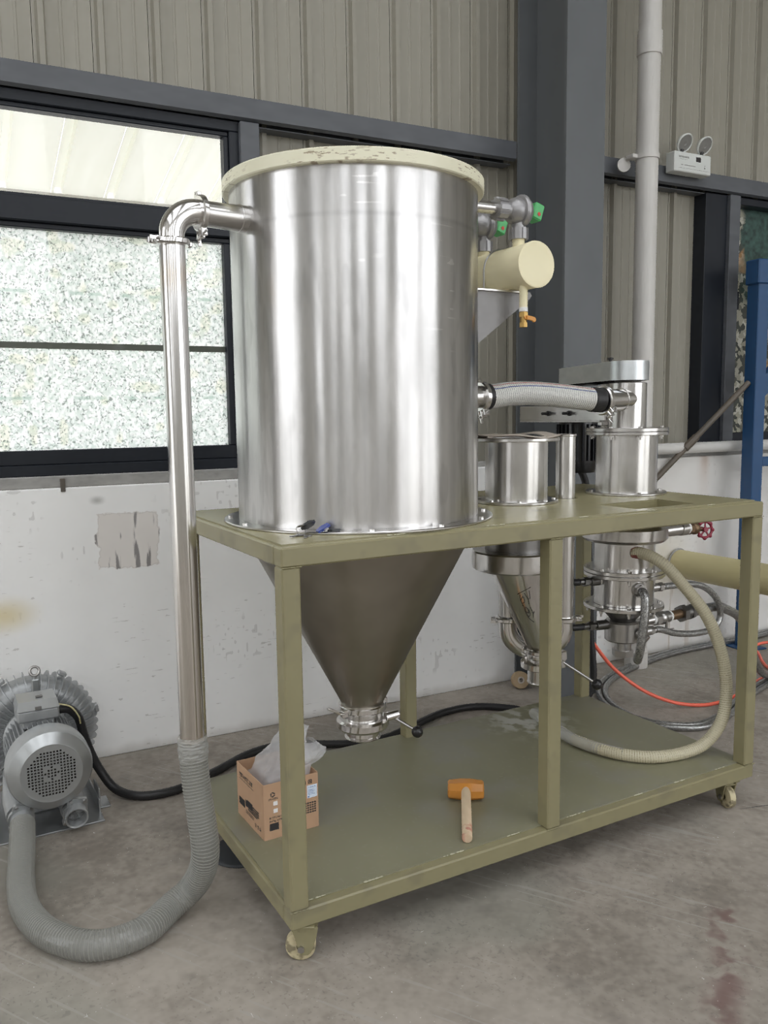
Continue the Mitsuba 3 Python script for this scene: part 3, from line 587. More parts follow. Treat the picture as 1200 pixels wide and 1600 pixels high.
# ------------------------------------------------------------------ valve under the tank
bv = thing('butterfly_valve', 'polished butterfly valve clamped under the big tank cone', 'valve')
part(bv, 'ferrule', lathe(disc_prof(0.073, 0.462, 0.482, .003), 48), 'polished_steel', xf=TT)
part(bv, 'neck', lathe([(0.0, 0.435), (0.060, 0.435), (0.062, 0.448), (0.060, 0.462), (0, .462)], 48), 'steel', xf=TT)
part(bv, 'body', lathe([(0, .398), (0.058, .398), (0.064, .402), (0.073, .404), (0.080, .412), (0.080, .430), (0.073, .436), (0, .436)], 48), 'polished_steel', xf=TT)
part(bv, 'outlet_ferrule', lathe([(0, .374), (0.054, .374), (0.056, .377), (0.050, .383), (0.050, .398), (0, .398)], 48), 'polished_steel', xf=TT)
part(bv, 'clamp_toggle', cat(sweep(spline([(TX - .070, TY - .03, .468), (TX - .100, TY - .045, .478), (TX - .128, TY - .05, .496), (TX - .135, TY - .045, .500), (TX - .128, TY - .036, .495), (TX - .098, TY - .035, .478)], 40), 0.0034, 10), bb((.02, .02, .022), (TX - .074, TY - .025, .466), .003)), 'polished_steel', 30)
hp0 = np.array([TX + .066, TY - .045, .425])
part(bv, 'clamp_lug', bb((.022, .030, .034), (TX + .072, TY + .005, .470), .003), 'polished_steel', False)
part(bv, 'handle_hub', rod((TX + .050, TY - .055, .442), (TX + .092, TY - .060, .446), .0135, 20), 'polished_steel', 30)
part(bv, 'handle', rod((TX + .078, TY - .060, .436), (TX + .122, TY - .110, .404), .0052, 14, .0042), 'fitting_steel')
part(bv, 'knob', ball(0.0175, (TX + .126, TY - .114, .400)), 'black_plastic', True, label='black ball knob')

# ------------------------------------------------------------------ pulse air header on the tank's side
HX, HZ, HR = 0.932, 1.790, 0.0675
hd = thing('air_header', 'cream painted cylindrical air header with grey pulse valves on the right of the tank', 'air header')
prof = [(0, 0), (HR - .003, 0), (HR, .003), (HR, .40), (HR - .004, .404), (0, .404)]
MY = tr(HX, 0.225, HZ) @ rot(-90, [1, 0, 0])
part(hd, 'vessel', lathe(prof, 64), 'cream_paint', xf=MY)
part(hd, 'vessel_weld', ring_torus(HR - .001, .0022, 48, 8), 'cream_paint', True, tr(HX, .2275, HZ) @ rot(90, [1, 0, 0]))
wire = [(HX + (HR + .002) * math.cos(a), 0.395, HZ + (HR + .002) * math.sin(a)) for a in np.linspace(-PI * .1, PI * 1.1, 40)]
part(hd, 'u_bolt', sweep([(HX + HR + .002, .395, HZ - .075)] + wire[3:-3] + [(HX - HR - .002, .395, HZ - .075)], .003, 10), 'fitting_steel', 30)
def pulse_valve(y, z):
    k = part(hd, 'pulse_valve', cat(trimesh_lathe([(0, 0), (.030, 0), (.047, .004), (.050, .010), (.050, .016), (.046, .020), (.041, .030), (.030, .040), (.018, .045), (0, .046)], 40, tr(HX - .012, y, z) @ rot(90, [0, 1, 0]))), 'valve_grey', 30, label='grey cast diaphragm valve')
    part(k, 'housing', cat(ball(.040, (HX - .016, y, z)), rod((HX - .075, y, z), (HX - .02, y, z), .024, 28), rod((HX - .006, y, z - .030), (HX - .006, y, z - .070), .0215, 28)), 'valve_grey', 30)
    def castle(p0, p1, r0):
        p0, p1 = np.array(p0), np.array(p1); pg = Point(0, 0).buffer(r0 * .86, 32)
        for j in range(8): pg = pg.union(Polygon([(r0 * math.cos(a), r0 * math.sin(a)) for a in (2 * PI * j / 8 - .2, 2 * PI * j / 8 + .2)] + [(0, 0)]))
        return ext(pg, float(np.linalg.norm(p1 - p0)), tr(*p0) @ axis_to(p1 - p0))
    part(k, 'union_nut', castle((HX - .094, y, z), (HX - .062, y, z), .034), 'valve_grey', 30)
    part(k, 'union_nut', castle((HX - .006, y, z - .083), (HX - .006, y, z - .050), .030), 'valve_grey', 30)
    part(k, 'coil', bb((.036, .046, .050), (HX + .054, y, z + .002), .004), 'green_plastic', False, tr(HX + .054, y, z) @ rot(18, [0, 1, 0]) @ tr(-HX - .054, -y, -z), label='green solenoid coil')
    part(k, 'coil_stem', rod((HX + .030, y, z + .008), (HX + .045, y, z + .004), .014, 20), 'fitting_steel')
    return k
pv1 = pulse_valve(0.305, 1.957); pv2 = pulse_valve(0.485, 1.950)
for k, y, z in ((pv1, .305, 1.957), (pv2, .485, 1.950)):
    part(hd, 'blow_pipe', rod((0.735, y, z), (HX - .085, y, z), .0175, 28), 'steel')
    part(hd, 'riser', rod((HX - .006, y, HZ + HR - .004), (HX - .006, y, z - .08), .0185, 28), 'cream_paint')
    part(k, 'coil_mark', trimesh_lathe([(0, 0), (.006, 0), (.006, .0008), (0, .0008)], 16, tr(HX + .054, y - .0235, z - .006) @ axis_to((0, -1, 0))), 'red_print', False)
part(hd, 'drain_stub', rod((HX - .020, .262, HZ - HR - .058), (HX - .020, .262, HZ - HR + .01), .0125, 20), 'cream_paint')
dv = part(hd, 'drain_valve', cat(rod((HX - .020, .262, HZ - HR - .112), (HX - .020, .262, HZ - HR - .066), .011, 16), hexnut((HX - .020, .262, HZ - HR - .084), (HX - .020, .262, HZ - HR - .070), .0145), hexnut((HX - .020, .262, HZ - HR - .114), (HX - .020, .262, HZ - HR - .100), .013)), 'brass', 30, label='small brass drain cock with orange lever')
part(dv, 'thread_tape', rod((HX - .020, .262, HZ - HR - .068), (HX - .020, .262, HZ - HR - .055), .0135, 20), 'tape_white')
mat('lever_orange', pr((0.58, 0.26, 0.055), 0.4))
part(dv, 'lever', cat(bb((.026, .006, .013), (HX - .006, .246, HZ - HR - .086), .002), rod((HX - .02, .248, HZ - HR - .086), (HX - .02, .262, HZ - HR - .086), .0065, 12), rod((HX + .008, .249, HZ - HR - .088), (HX + .008, .243, HZ - HR - .088), .0075, 16)), 'lever_orange', 30, tr(HX - .02, .25, HZ - HR - .086) @ rot(8, [0, 1, 0]) @ tr(-HX + .02, -.25, -HZ + HR + .086))

# ------------------------------------------------------------------ small cyclone hopper with its valve
CX, CYY = 1.0355, 0.449
TC = tr(CX, CYY, 0)
hp = thing('cyclone_hopper', 'small stainless hopper set through the bench just right of the big tank', 'hopper')
part(hp, 'top_flange', lathe(disc_prof(0.142, 1.258, 1.270, .002, hole=.098), 72), 'steel', xf=TC)
part(hp, 'body', lathe([(0.104, PZ), (0.104, 1.16), (0.104, 1.258)], 72), 'steel', xf=TC)
part(hp, 'bottom_flange', lathe(disc_prof(0.1390, PZ, PZ + 0.010, .002), 72), 'steel', xf=TC)
for j in range(8):
    a = 2 * PI * j / 8 + .2
    part(hp, 'flange_bolt', hexnut((CX + .124 * math.cos(a), CYY + .124 * math.sin(a), PZ + .010), (CX + .124 * math.cos(a), CYY + .124 * math.sin(a), PZ + .014), .007), 'steel', False)
gv, gf = [], []
NA = 90
for j in range(NA):
    a = 2 * PI * j / NA; wz = .008 + .004 * math.sin(a * 2 + 1.0) + .0028 * math.sin(a * 5)
    for rr_, dz in ((.096, 0), (.1425, 0), (.1425, .004), (.096, .004)): gv.append((CX + rr_ * math.cos(a), CYY + rr_ * math.sin(a), 1.268 + wz + dz - (0.004 if rr_ < .1 else 0)))
for j in range(NA):
    for q in range(4): a, b_ = j * 4 + q, j * 4 + (q + 1) % 4; c2, d2 = ((j + 1) % NA) * 4 + (q + 1) % 4, ((j + 1) % NA) * 4 + q; gf += [(a, b_, c2), (a, c2, d2)]
gk = trimesh.Trimesh(gv, gf, process=False); trimesh.repair.fix_normals(gk)
mat('gasket_buff', pr((0.42, 0.37, 0.32), 0.5))
part(hp, 'gasket', gk, 'gasket_buff', 30, label='wavy buff gasket lying on the rim')
part(hp, 'neck', lathe([(0.104, 0.885), (0.104, 0.95), (0.104, 1.0), (0.104, PZ)], 64), 'dark_steel', xf=TC)
part(hp, 'skirt_ring', lathe([(0.08, 0.826), (0.138, .826), (0.1465, .832), (0.148, .842), (0.148, .888), (0.145, .893), (0.10, .893)], 72), 'steel', xf=TC)
# the cone leans to the right: its mouth is off the hopper's axis
C0, C1, VX = np.array([1.050, CYY, .829]), np.array([1.151, CYY, .532]), 1.151
R0_, R1_ = .106, .050
ccv, NC = [], 72
for t in np.linspace(0, 1, 13):
    c_ = C0 * (1 - t) + C1 * t; rr_ = R0_ * (1 - t) + R1_ * t
    ccv += [(c_[0] + rr_ * math.cos(a), c_[1] + rr_ * math.sin(a), c_[2]) for a in np.linspace(0, 2 * PI, NC, endpoint=False)]
ccf = []
for i in range(12):
    for j in range(NC): a, b_ = i * NC + j, i * NC + (j + 1) % NC; ccf += [(a, a + NC, b_ + NC), (a, b_ + NC, b_)]
cmesh = trimesh.Trimesh(ccv, ccf, process=False)
part(hp, 'cone', cmesh, 'polished_steel', True)
def on_cone(u, z, lift=.0006):
    t = (C0[2] - z) / (C0[2] - C1[2]); c_ = C0 * (1 - t) + C1 * t; R_ = R0_ * (1 - t) + R1_ * t + lift
    return (c_[0] + R_ * math.cos(u), c_[1] + R_ * math.sin(u), z)
def scribble(pts): return sweep(spline([on_cone(u, z) for u, z in pts], 30), .0012, 6)
u0 = math.radians(-138)
S = lambda du, dz: (u0 + du, 0.715 + dz)
ink = [[S(-.12, .035), S(.08, .045), S(.42, .062)], [S(-.02, .042), S(-.08, .012), S(-.05, -.01)], [S(-.06, .015), S(.05, .028), S(.06, .008), S(-.04, .002)], [S(.14, .04), S(.22, .015), S(.20, .0)], [S(.20, .018), S(.30, .022)], [S(.34, .05), S(.30, .02)],
       [S(.0, -.012), S(-.03, -.03), S(.03, -.048), S(.12, -.04), S(.13, -.02)], [S(.05, -.012), S(.09, -.02), S(.07, -.035), S(.02, -.03)], [S(.22, -.012), S(.26, -.035), S(.22, -.052)], [S(.33, -.028), S(.24, -.042)], [S(.0, -.05), S(.1, -.062), S(.2, -.068)]]
for q in ink: part(hp, 'marker_stroke', scribble(q), 'print_black', True)
TV = tr(VX, CYY, 0)
cvv = thing('butterfly_valve', 'butterfly valve under the small hopper, its black ball knob beside the bench leg', 'valve')
part(cvv, 'upper_ferrule', lathe(disc_prof(.064, .516, .532, .003), 44), 'polished_steel', xf=TV)
part(cvv, 'neck', lathe([(0, .494), (.050, .494), (.052, .505), (.050, .516), (0, .516)], 44), 'steel', xf=TV)
part(cvv, 'body', lathe([(0, .458), (.058, .458), (.072, .464), (.072, .484), (.058, .494), (0, .494)], 44), 'polished_steel', xf=TV)
part(cvv, 'outlet_stub', lathe([(0, .404), (.046, .404), (.050, .410), (.048, .418), (.048, .458), (0, .458)], 44), 'steel', xf=TV)
part(cvv, 'clamp_lug', bb((.026, .03, .034), (VX + .066, CYY - .03, .502), .003), 'polished_steel', False)
part(cvv, 'clamp_lug', bb((.024, .026, .03), (VX + .072, CYY - .02, .468), .003), 'polished_steel', False)
part(cvv, 'handle', rod((VX + .070, CYY - .025, .478), (VX + .172, CYY - .085, .398), .0055, 14, .0045), 'fitting_steel')
part(cvv, 'knob', ball(.0195, (VX + .178, CYY - .089, .393)), 'black_plastic', True, label='black ball knob')

# standing tube and the bend under the bench
TBX, TBY = 1.2526, 0.451
tb = thing('riser_tube', 'narrow upright stainless tube standing in the bench top right of the small hopper', 'tube')
part(tb, 'tube', lathe([(.0315, 1.2755), (.0338, 1.2755), (.0338, .80), (.0338, .628)][::-1] + [(.0315, 1.25)], 40), 'steel', xf=tr(TBX, TBY, 0))
part(tb, 'ferrule', lathe(disc_prof(.037, 1.268, 1.2765, .002, hole=.031), 40), 'polished_steel', xf=tr(TBX, TBY, 0))
part(tb, 'end_cap', lathe([(0, 1.262), (.0315, 1.262)], 30), 'dark_steel', xf=tr(TBX, TBY, 0))
XL, YL = 1.085, 0.555                                  # foot of the left upright, behind the cone
xm, rb = (TBX + XL) / 2, (TBX - XL) / 2
up_ = np.array([(TBX, 0, .618), (TBX, 0, .60)] + [(xm + rb * math.cos(a), 0, .590 - rb * math.sin(a)) for a in np.linspace(.12, PI - .12, 14)] + [(XL, 0, .60), (XL, 0, .622)])
up_[:, 1] = TBY + (YL - TBY) * (TBX - up_[:, 0]) / (TBX - XL)
ubend = thing('pipe_bend', 'bent steel pipe curving under the bench behind the small cone', 'pipe bend')
part(ubend, 'bend', sweep(spline(up_, 80), .0325, 36), 'polished_steel')
part(ubend, 'upright', rod(up_[-1] + [0, 0, .01], up_[-1] + [0, 0, .19], .0325, 36), 'steel')
tri_clamp('pipe_clamp', (TBX, TBY, .622), (0, 0, 1), .0365, 'pipe clamp at the foot of the upright tube under the bench', (1, -.5, 0), wide=.018)
tri_clamp('pipe_clamp', up_[-1], (0, 0, 1), .0355, 'pipe clamp with a dark wing nut left of the small cone under the bench', (-1, .25, 0), wide=.018)

# ------------------------------------------------------------------ classifier mill
MX, MYY = 1.541, 0.451
TM = tr(MX, MYY, 0)
ml = thing('classifier_mill', 'stainless steel classifier mill standing through the right end of the bench', 'mill')
part(ml, 'base_flange', lathe(disc_prof(.143, PZ, PZ + .009, .002), 72), 'steel', xf=TM)
part(ml, 'lower_body', lathe([(.109, PZ + .009), (.109, 1.15), (.109, 1.266)], 72), 'steel', xf=TM)
part(ml, 'middle_flange', lathe(disc_prof(.1455, 1.267, 1.2785, .0015), 72), 'steel', xf=TM)
part(ml, 'upper_flange', lathe(disc_prof(.1455, 1.280, 1.2925, .0015), 72), 'steel', xf=TM)
part(ml, 'neck', lathe([(.067, 1.2925), (.067, 1.40), (.067, 1.451), (.062, 1.452), (0, 1.452)], 64), 'steel', xf=TM)
for j in range(8):
    a = 2 * PI * j / 8 + .35; c_ = (MX + .130 * math.cos(a), MYY + .130 * math.sin(a))
    part(ml, 'flange_bolt', cat(hexnut((*c_, 1.2925), (*c_, 1.298), .0075), rod((*c_, 1.252), (*c_, 1.296), .004, 10), hexnut((*c_, 1.260), (*c_, 1.267), .0075)), 'steel', False)
    if j % 2: part(ml, 'flange_bolt', hexnut((*c_, PZ + .009), (*c_, PZ + .014), .0075), 'steel', False)
# side inlet
i0, i1 = np.array([1.395, 0.415, 1.390]), np.array([1.522, 0.425, 1.394])
part(ml, 'side_inlet', rod(i0, i1, .0385, 40), 'polished_steel')
part(ml, 'inlet_weld', ring_torus(.0392, .0018, 36, 8), 'steel', True, tr(*(i1 * .66 + i0 * .34)) @ axis_to(i1 - i0))
# belt drive and motor behind
m1 = np.array([1.705, .885])
ax2 = np.array([MX, MYY]); hull = Point(*ax2).buffer(.073, 32).union(Point(*m1).buffer(.083, 32)).convex_hull
shell_ = hull.difference(hull.buffer(-.003))
part(ml, 'belt_guard', cat(ext(hull, .003, tr(0, 0, 1.526)), ext(shell_, .066, tr(0, 0, 1.461))), 'zinc', 20, label='galvanised belt guard over the drive')
part(ml, 'guard_joint', cat(bb((.003, .006, .064), (0, 0, 0), .001)), 'zinc', False, tr(1.542, .665, 1.494))
part(ml, 'guard_knob', cat(rod((1.60, .60, 1.529), (1.60, .60, 1.545), .006, 12), rod((1.60, .60, 1.545), (1.60, .60, 1.553), .011, 14)), 'black_plastic')
part(ml, 'pulley', trimesh_lathe([(0, 1.458), (.078, 1.458), (.078, 1.464), (.070, 1.470), (.070, 1.485), (0, 1.485)], 40, tr(*m1, 0)), 'black_plastic')
part(ml, 'pulley', trimesh_lathe([(0, 1.457), (.045, 1.457), (.048, 1.464), (.042, 1.470), (.042, 1.485), (0, 1.485)], 40, tr(MX, MYY, 0)), 'dark_steel')
part(ml, 'drive_belt', ext(Point(*ax2).buffer(.046).union(Point(*m1).buffer(.073)).convex_hull.difference(Point(*ax2).buffer(.042).union(Point(*m1).buffer(.069)).convex_hull), .012, tr(0, 0, 1.462)), 'rubber_black', 20)
mot = part(ml, 'motor', trimesh_lathe([(0, 1.10), (.070, 1.10), (.078, 1.12), (.080, 1.16), (.080, 1.30), (.074, 1.33), (.020, 1.335), (.018, 1.458), (0, 1.458)], 40, tr(*m1, 0)), 'black_plastic', label='black electric motor')
mat('motor_black', pr((0.012, 0.014, 0.02), 0.5))
for j in range(24):
    a = 2 * PI * j / 24
    part(mot, 'cooling_fin', bb((.014, .004, .15), (.084, 0, 1.225), .001), 'motor_black', False, tr(*m1, 0) @ rz(math.degrees(a)))
part(ml, 'motor_bracket', cat(b2((1.455, .475, 1.318), (1.463, .96, 1.375), .002), b2((1.455, .50, 1.312), (1.66, .96, 1.319), .002)), 'steel', False, label='steel motor bracket plate')
part(ml, 'bracket_arm', b2((1.463, .50, 1.300), (1.53, .52, 1.37), .002), 'steel', False)
for y in (.78, .66): part(ml, 'bracket_bolt', cat(hexnut((1.447, y, 1.346), (1.455, y, 1.346), .010), rod((1.420, y, 1.346), (1.447, y, 1.346), .0055, 10)), 'black_plastic', False)
# below the bench
part(ml, 'dish', lathe([(0.105, .878), (.142, .882), (.153, .893), (.153, .93), (.11, .985), (.105, PZ)], 72), 'steel', xf=TM)
part(ml, 'feed_port', cat(rod((MX + .10, .41, .905), (1.790, .400, .908), .0235, 24), rod((1.770, .400, .908), (1.802, .399, .908), .026, 24)), 'steel', 30)
part(ml, 'port_tape', rod((1.800, .399, .908), (1.815, .399, .908), .0225, 24), 'tape_white')
gvv = part(ml, 'gate_valve', cat(hexnut((1.812, .399, .908), (1.832, .399, .906), .024), ball(.024, (1.848, .398, .905)), rod((1.845, .398, .905), (1.895, .398, .898), .009, 14)), 'brass_dark', 30, label='brown valve with red handwheel')
hw = [ring_torus(.030, .005, 36, 10)] + [bb((.028, .006, .005), (.016, 0, 0), .001) for _ in range(5)]
for j in range(5): hw[1 + j].apply_transform(rz(72 * j))
hw += [ball(.0075, (.033 * math.cos(2 * PI * j / 8), .033 * math.sin(2 * PI * j / 8), 0), 2) for j in range(8)]
hw.append(rod((0, 0, -.006), (0, 0, .008), .010, 16))
part(gvv, 'handwheel', cat(*hw), 'handwheel_red', 40, tr(1.897, .388, .897) @ axis_to((-.25, -.96, .08)), label='dark red handwheel')
part(ml, 'chamber', lathe([(.109, .780), (.109, .83), (.109, .885)], 72), 'steel', xf=TM)
part(ml, 'clamp_flange', lathe(disc_prof(.1458, .767, .7805, .0015), 72), 'steel', xf=TM)
part(ml, 'clamp_flange', lathe(disc_prof(.1458, .752, .7655, .0015), 72), 'steel', xf=TM)
part(ml, 'nozzle_ring', lathe([(.1085, .648), (.1085, .70), (.1085, .752)], 72), 'steel', xf=TM)
part(ml, 'lower_flange', lathe(disc_prof(.1453, .634, .647, .0015), 72), 'steel', xf=TM)
for j in range(8):
    a = 2 * PI * j / 8 + .15; c_ = (MX + .130 * math.cos(a), MYY + .130 * math.sin(a))
    part(ml, 'flange_bolt', cat(hexnut((*c_, .7805), (*c_, .787), .0075), rod((*c_, .732), (*c_, .785), .004, 10)), 'steel', False)
    part(ml, 'flange_bolt', cat(hexnut((*c_, .647), (*c_, .653), .0075), hexnut((*c_, .624), (*c_, .634), .0075), rod((*c_, .612), (*c_, .650), .004, 10)), 'steel', False)
part(ml, 'cone', lathe([(.043, .579), (.083, .625), (.086, .634)], 56), 'dark_steel', xf=TM)
part(ml, 'manifold_block', lathe([(0, .502), (.060, .502), (.066, .507), (.066, .574), (.060, .580), (0, .580)], 56), 'fitting_steel', xf=TM)
part(ml, 'bottom_port', cat(rod((MX - .008, MYY - .01, .455), (MX - .008, MYY - .01, .503), .030, 28), hexnut((MX - .008, MYY - .01, .446), (MX - .008, MYY - .01, .470), .040), rod((MX + .01, MYY - .066, .545), (MX + .02, MYY - .10, .520), .018, 20)), 'fitting_steel', 30)
def fitting(p0, d, rs):
    """a row of nipples and nuts: rs = [(length, radius, hex?)]"""
    p = np.array(p0, float); d = np.array(d, float) / np.linalg.norm(d); ms = []
    for ln, rad, hx in rs: ms.append((hexnut if hx else lambda a, b, c: rod(a, b, c, 20))(p, p + d * ln, rad)); p = p + d * ln
    return cat(*ms), p
N0 = [(.040, .017, 0), (.012, .013, 0), (.018, .0175, 1), (.028, .0115, 0)]
f1, q1 = fitting((MX + .104, MYY - .02, .690), (1, -.06, -.02), N0); part(ml, 'hose_fitting', f1, 'fitting_steel')
f2, q2 = fitting((MX + .062, MYY - .02, .527), (1, -.05, -.02), [(.052, .018, 0), (.018, .0175, 1), (.030, .0115, 0)]); part(ml, 'hose_fitting', f2, 'fitting_steel')
f3, q3 = fitting((MX - .104, MYY + .02, .735), (-1, .1, .03), N0); part(ml, 'hose_fitting', f3, 'dark_steel')
f4, q4 = fitting((MX - .062, MYY + .02, .565), (-1, .1, .03), [(.050, .018, 0), (.012, .012, 0), (.022, .0175, 1), (.030, .012, 0)]); part(ml, 'hose_fitting', f4, 'dark_steel')
dF = np.array([-.30, -.95, 0]); dF /= np.linalg.norm(dF)
f5, q5 = fitting(np.array([MX, MYY, .715]) + dF * .104, dF, [(.016, .026, 0), (.016, .022, 1)]); part(ml, 'hose_fitting', f5, 'fitting_steel')
GRP = 'braided jumper hoses on the mill'
h1 = spline([q1 - [.02, 0, 0], q1, (1.93, .425, .668), (2.03, .43, .600), (2.065, .44, .525), (2.03, .435, .487), (1.93, .43, .478), (1.80, .43, .495), q2, q2 - [.02, 0, 0]], 160)
single('braided_hose', sweep(h1, .0125, 14), 'braided_steel', 'braided steel hose looping from the mill ring back to the manifold on the right', 'hose', True)
h2 = spline([q5, q5 + dF * .02 - [0, 0, .012], (q5[0] - .012, q5[1] - .028, .66), (q5[0] - .020, q5[1] - .028, .58), (q5[0] - .022, q5[1] - .018, .510), (q5[0] - .004, q5[1] + .01, .462), (q5[0] + .04, q5[1] + .05, .462)], 100)
single('braided_hose', sweep(h2, .0155, 16), 'braided_steel', 'braided steel hose hanging down the front of the mill', 'hose', True)
h3 = spline([q3 + [.01, 0, 0], q3, (q3[0] - .05, q3[1] + .02, .735), (q3[0] - .10, q3[1] + .06, .69), (q3[0] - .115, q3[1] + .07, .64), (q4[0] - .09, q4[1] + .05, .585), (q4[0] - .04, q4[1] + .01, .570), q4, q4 + [.01, 0, 0]], 90)
single('braided_hose', sweep(h3, .0125, 14), 'rubber_black', 'dark hose looping left of the mill behind the bench leg', 'hose', True)
# air supply line with ball valve on the mill's right
av = thing('supply_valve', 'steel ball valve with couplings in the air line right of the mill manifold', 'valve')
a0 = np.array([MX + .055, MYY + .01, .553]); da = np.array([1, .02, .012]); da /= np.linalg.norm(da)
P_ = lambda t: a0 + da * t
part(av, 'taper', rod(P_(0), P_(.11), .014, 24, .0185), 'steel')
part(av, 'thread_tape', rod(P_(.108), P_(.122), .020, 20), 'tape_white')
part(av, 'body', cat(rod(P_(.12), P_(.20), .0225, 24), hexnut(P_(.122), P_(.145), .0275), ball(.027, P_(.163))), 'fitting_steel')
part(av, 'stem', cat(rod(P_(.17) - [0, .02, .0], P_(.17) - [0, .02, .045], .006, 10), bb((.05, .008, .004), P_(.185) - [0, .02, .045], .001)), 'fitting_steel', False)
part(av, 'thread_tape', rod(P_(.198), P_(.212), .0205, 20), 'tape_white')
part(av, 'nipple', rod(P_(.21), P_(.275), .0185, 20), 'brass_dark')
part(av, 'union', cat(hexnut(P_(.268), P_(.292), .034), rod(P_(.288), P_(.320), .026, 24), hexnut(P_(.318), P_(.332), .031)), 'dark_steel', 30)
part(av, 'tail', rod(P_(.33), P_(.41), .0215, 24), 'fitting_steel')
h4 = spline([P_(.39), P_(.42), P_(.50) - [0, 0, .004], (2.15, .48, .535), (2.28, .52, .480), (2.42, .58, .380), (2.58, .66, .225), (2.80, .76, .075), (3.10, .86, .022), (3.50, .98, .020), (3.9, 1.06, .020)], 180)
single('air_line', sweep(h4, .0185, 18), 'braided_steel', 'thick braided air hose running from the valve down to the right behind the bench', 'hose', True)
# pair of braided hoses lying on the floor
bp = [(4.3, 1.405), (3.9, 1.40), (3.382, 1.373), (3.165, 1.392), (2.803, 1.385), (2.46, 1.310), (2.232, 1.225), (2.10, 1.13), (1.990, .98), (1.945, .82), (1.975, .68), (2.05, .595), (2.134, .565), (2.322, .600), (2.52, .68), (2.75, .76), (3.1, .84), (3.7, .92), (4.2, .95)]
for j, off in enumerate((-.016, .016)):
    pth = spline([(x, y, .0145) for x, y in bp], 320); t_ = np.gradient(pth, axis=0); t_ /= np.linalg.norm(t_, axis=1, keepdims=True)
    single('floor_hose', sweep(pth + np.stack([-t_[:, 1], t_[:, 0], 0 * t_[:, 0]], 1) * off, .0135, 14), 'braided_steel', ['outer braided hose of the pair coiled on the floor behind the bench', 'inner braided hose of the pair coiled on the floor behind the bench'][j], 'hose', True, group=None)
op = [(1.80, .97, .42), (1.83, .955, .37), (1.8687, .95, .3217), (1.98, .93, .19), (2.10, .86, .085), (2.22, .79, .03), (2.36, .740, .0085), (2.50, .735, .0085), (2.601, .755, .0085), (2.80, .82, .0085), (3.001, .884, .0085), (3.25, .98, .0085), (3.42, 1.08, .02), (3.46, 1.20, .03), (3.36, 1.23, .02), (3.26, 1.13, .0085), (3.10, .96, .0085), (3.05, .82, .0085), (3.3, .70, .0085), (3.7, .68, .0085)]
single('orange_hose', sweep(spline(op, 260), .0082, 12), 'orange_hose', 'thin orange air hose drooping to the floor behind the bench', 'hose', True)
# cream ribbed hose from the chamber to the shelf
mat('groove_brown', pr((0.24, 0.21, 0.14), 0.5)); mat('groove_grey', pr((0.33, 0.33, 0.32), 0.35))
ch = thing('drain_hose', 'cream ribbed hose curving from the mill chamber down onto the lower shelf', 'hose')
cp = [(1.495, .365, .850), (1.507, .330, .850), (1.530, .265, .825), (1.590, .205, .735), (1.640, .155, .640), (1.678, .120, .510), (1.684, .100, .385), (1.655, .095, .275), (1.600, .118, .200), (1.530, .140, SH + .0235), (1.409, .170, SH + .0225), (1.340, .235, SH + .0225), (1.300, .330, SH + .0225), (1.285, .424, SH + .0225)]
part(ch, 'tube', sweep(spline(cp, 300), .0205, 24), 'cream_hose', True)
part(ch, 'groove_spiral', spiral(cp, .0203, .0080, .0010), 'groove_brown', True)
cp2 = [(1.340, .235, SH + .0225), (1.300, .330, SH + .0225), (1.285, .424, SH + .0225), (1.300, .53, SH + .022), (1.322, .62, SH + .021), (1.337, .715, SH + .021)]
part(ch, 'clear_end', ribbed(cp2, .0205, .010, .0008, 20, 6, caps=False), 'clear_tape', True, label='clear powdery hose end')
part(ch, 'seal', rod((1.496, .366, .850), (1.505, .341, .850), .0218, 20), 'seal_red', label='red sealing compound at the port')
# white ribbed hose between tank and mill
wh = thing('transfer_hose', 'white ribbed hose with red and blue stripes joining the big tank to the mill', 'hose')
w_ = [(.888, .437, 1.404), (.93, .438, 1.406), (.99, .440, 1.413), (1.09, .438, 1.415), (1.20, .432, 1.408), (1.30, .424, 1.398), (1.375, .417, 1.391)]
part(wh, 'tube', sweep(spline(w_, 120), .0392, 36), 'white_hose', True)
part(wh, 'groove_spiral', spiral(w_, .0392, .0080, .0017), 'groove_grey', True)
ws = spline(w_, 120)
for nm, dz, dy, m_ in (('red_stripe', .0335, -.0195, 'stripe_red'), ('blue_stripe', .0235, -.0310, 'stripe_blue')):
    part(wh, nm, sweep(ws[4:-6] + [0, dy, dz], .0017, 8), m_, True)
part(wh, 'cuff', rod(ws[0], ws[0] + [.024, .001, .001], .0420, 32), 'rubber_black')
part(wh, 'cuff', rod(ws[-1] - [.040, -.003, -.003], ws[-1] + [.004, 0, 0], .0430, 32), 'rubber_black')
tri_clamp('pipe_clamp', (.882, .437, 1.404), (1, .03, 0), .0395, 'pipe clamp where the white hose meets the big tank', (0, -.4, -1), wide=.022)
tri_clamp('pipe_clamp', (1.388, .416, 1.390), (1, .07, .03), .0415, 'pipe clamp where the white hose meets the mill inlet', (.2, -.75, -.7), wide=.022)

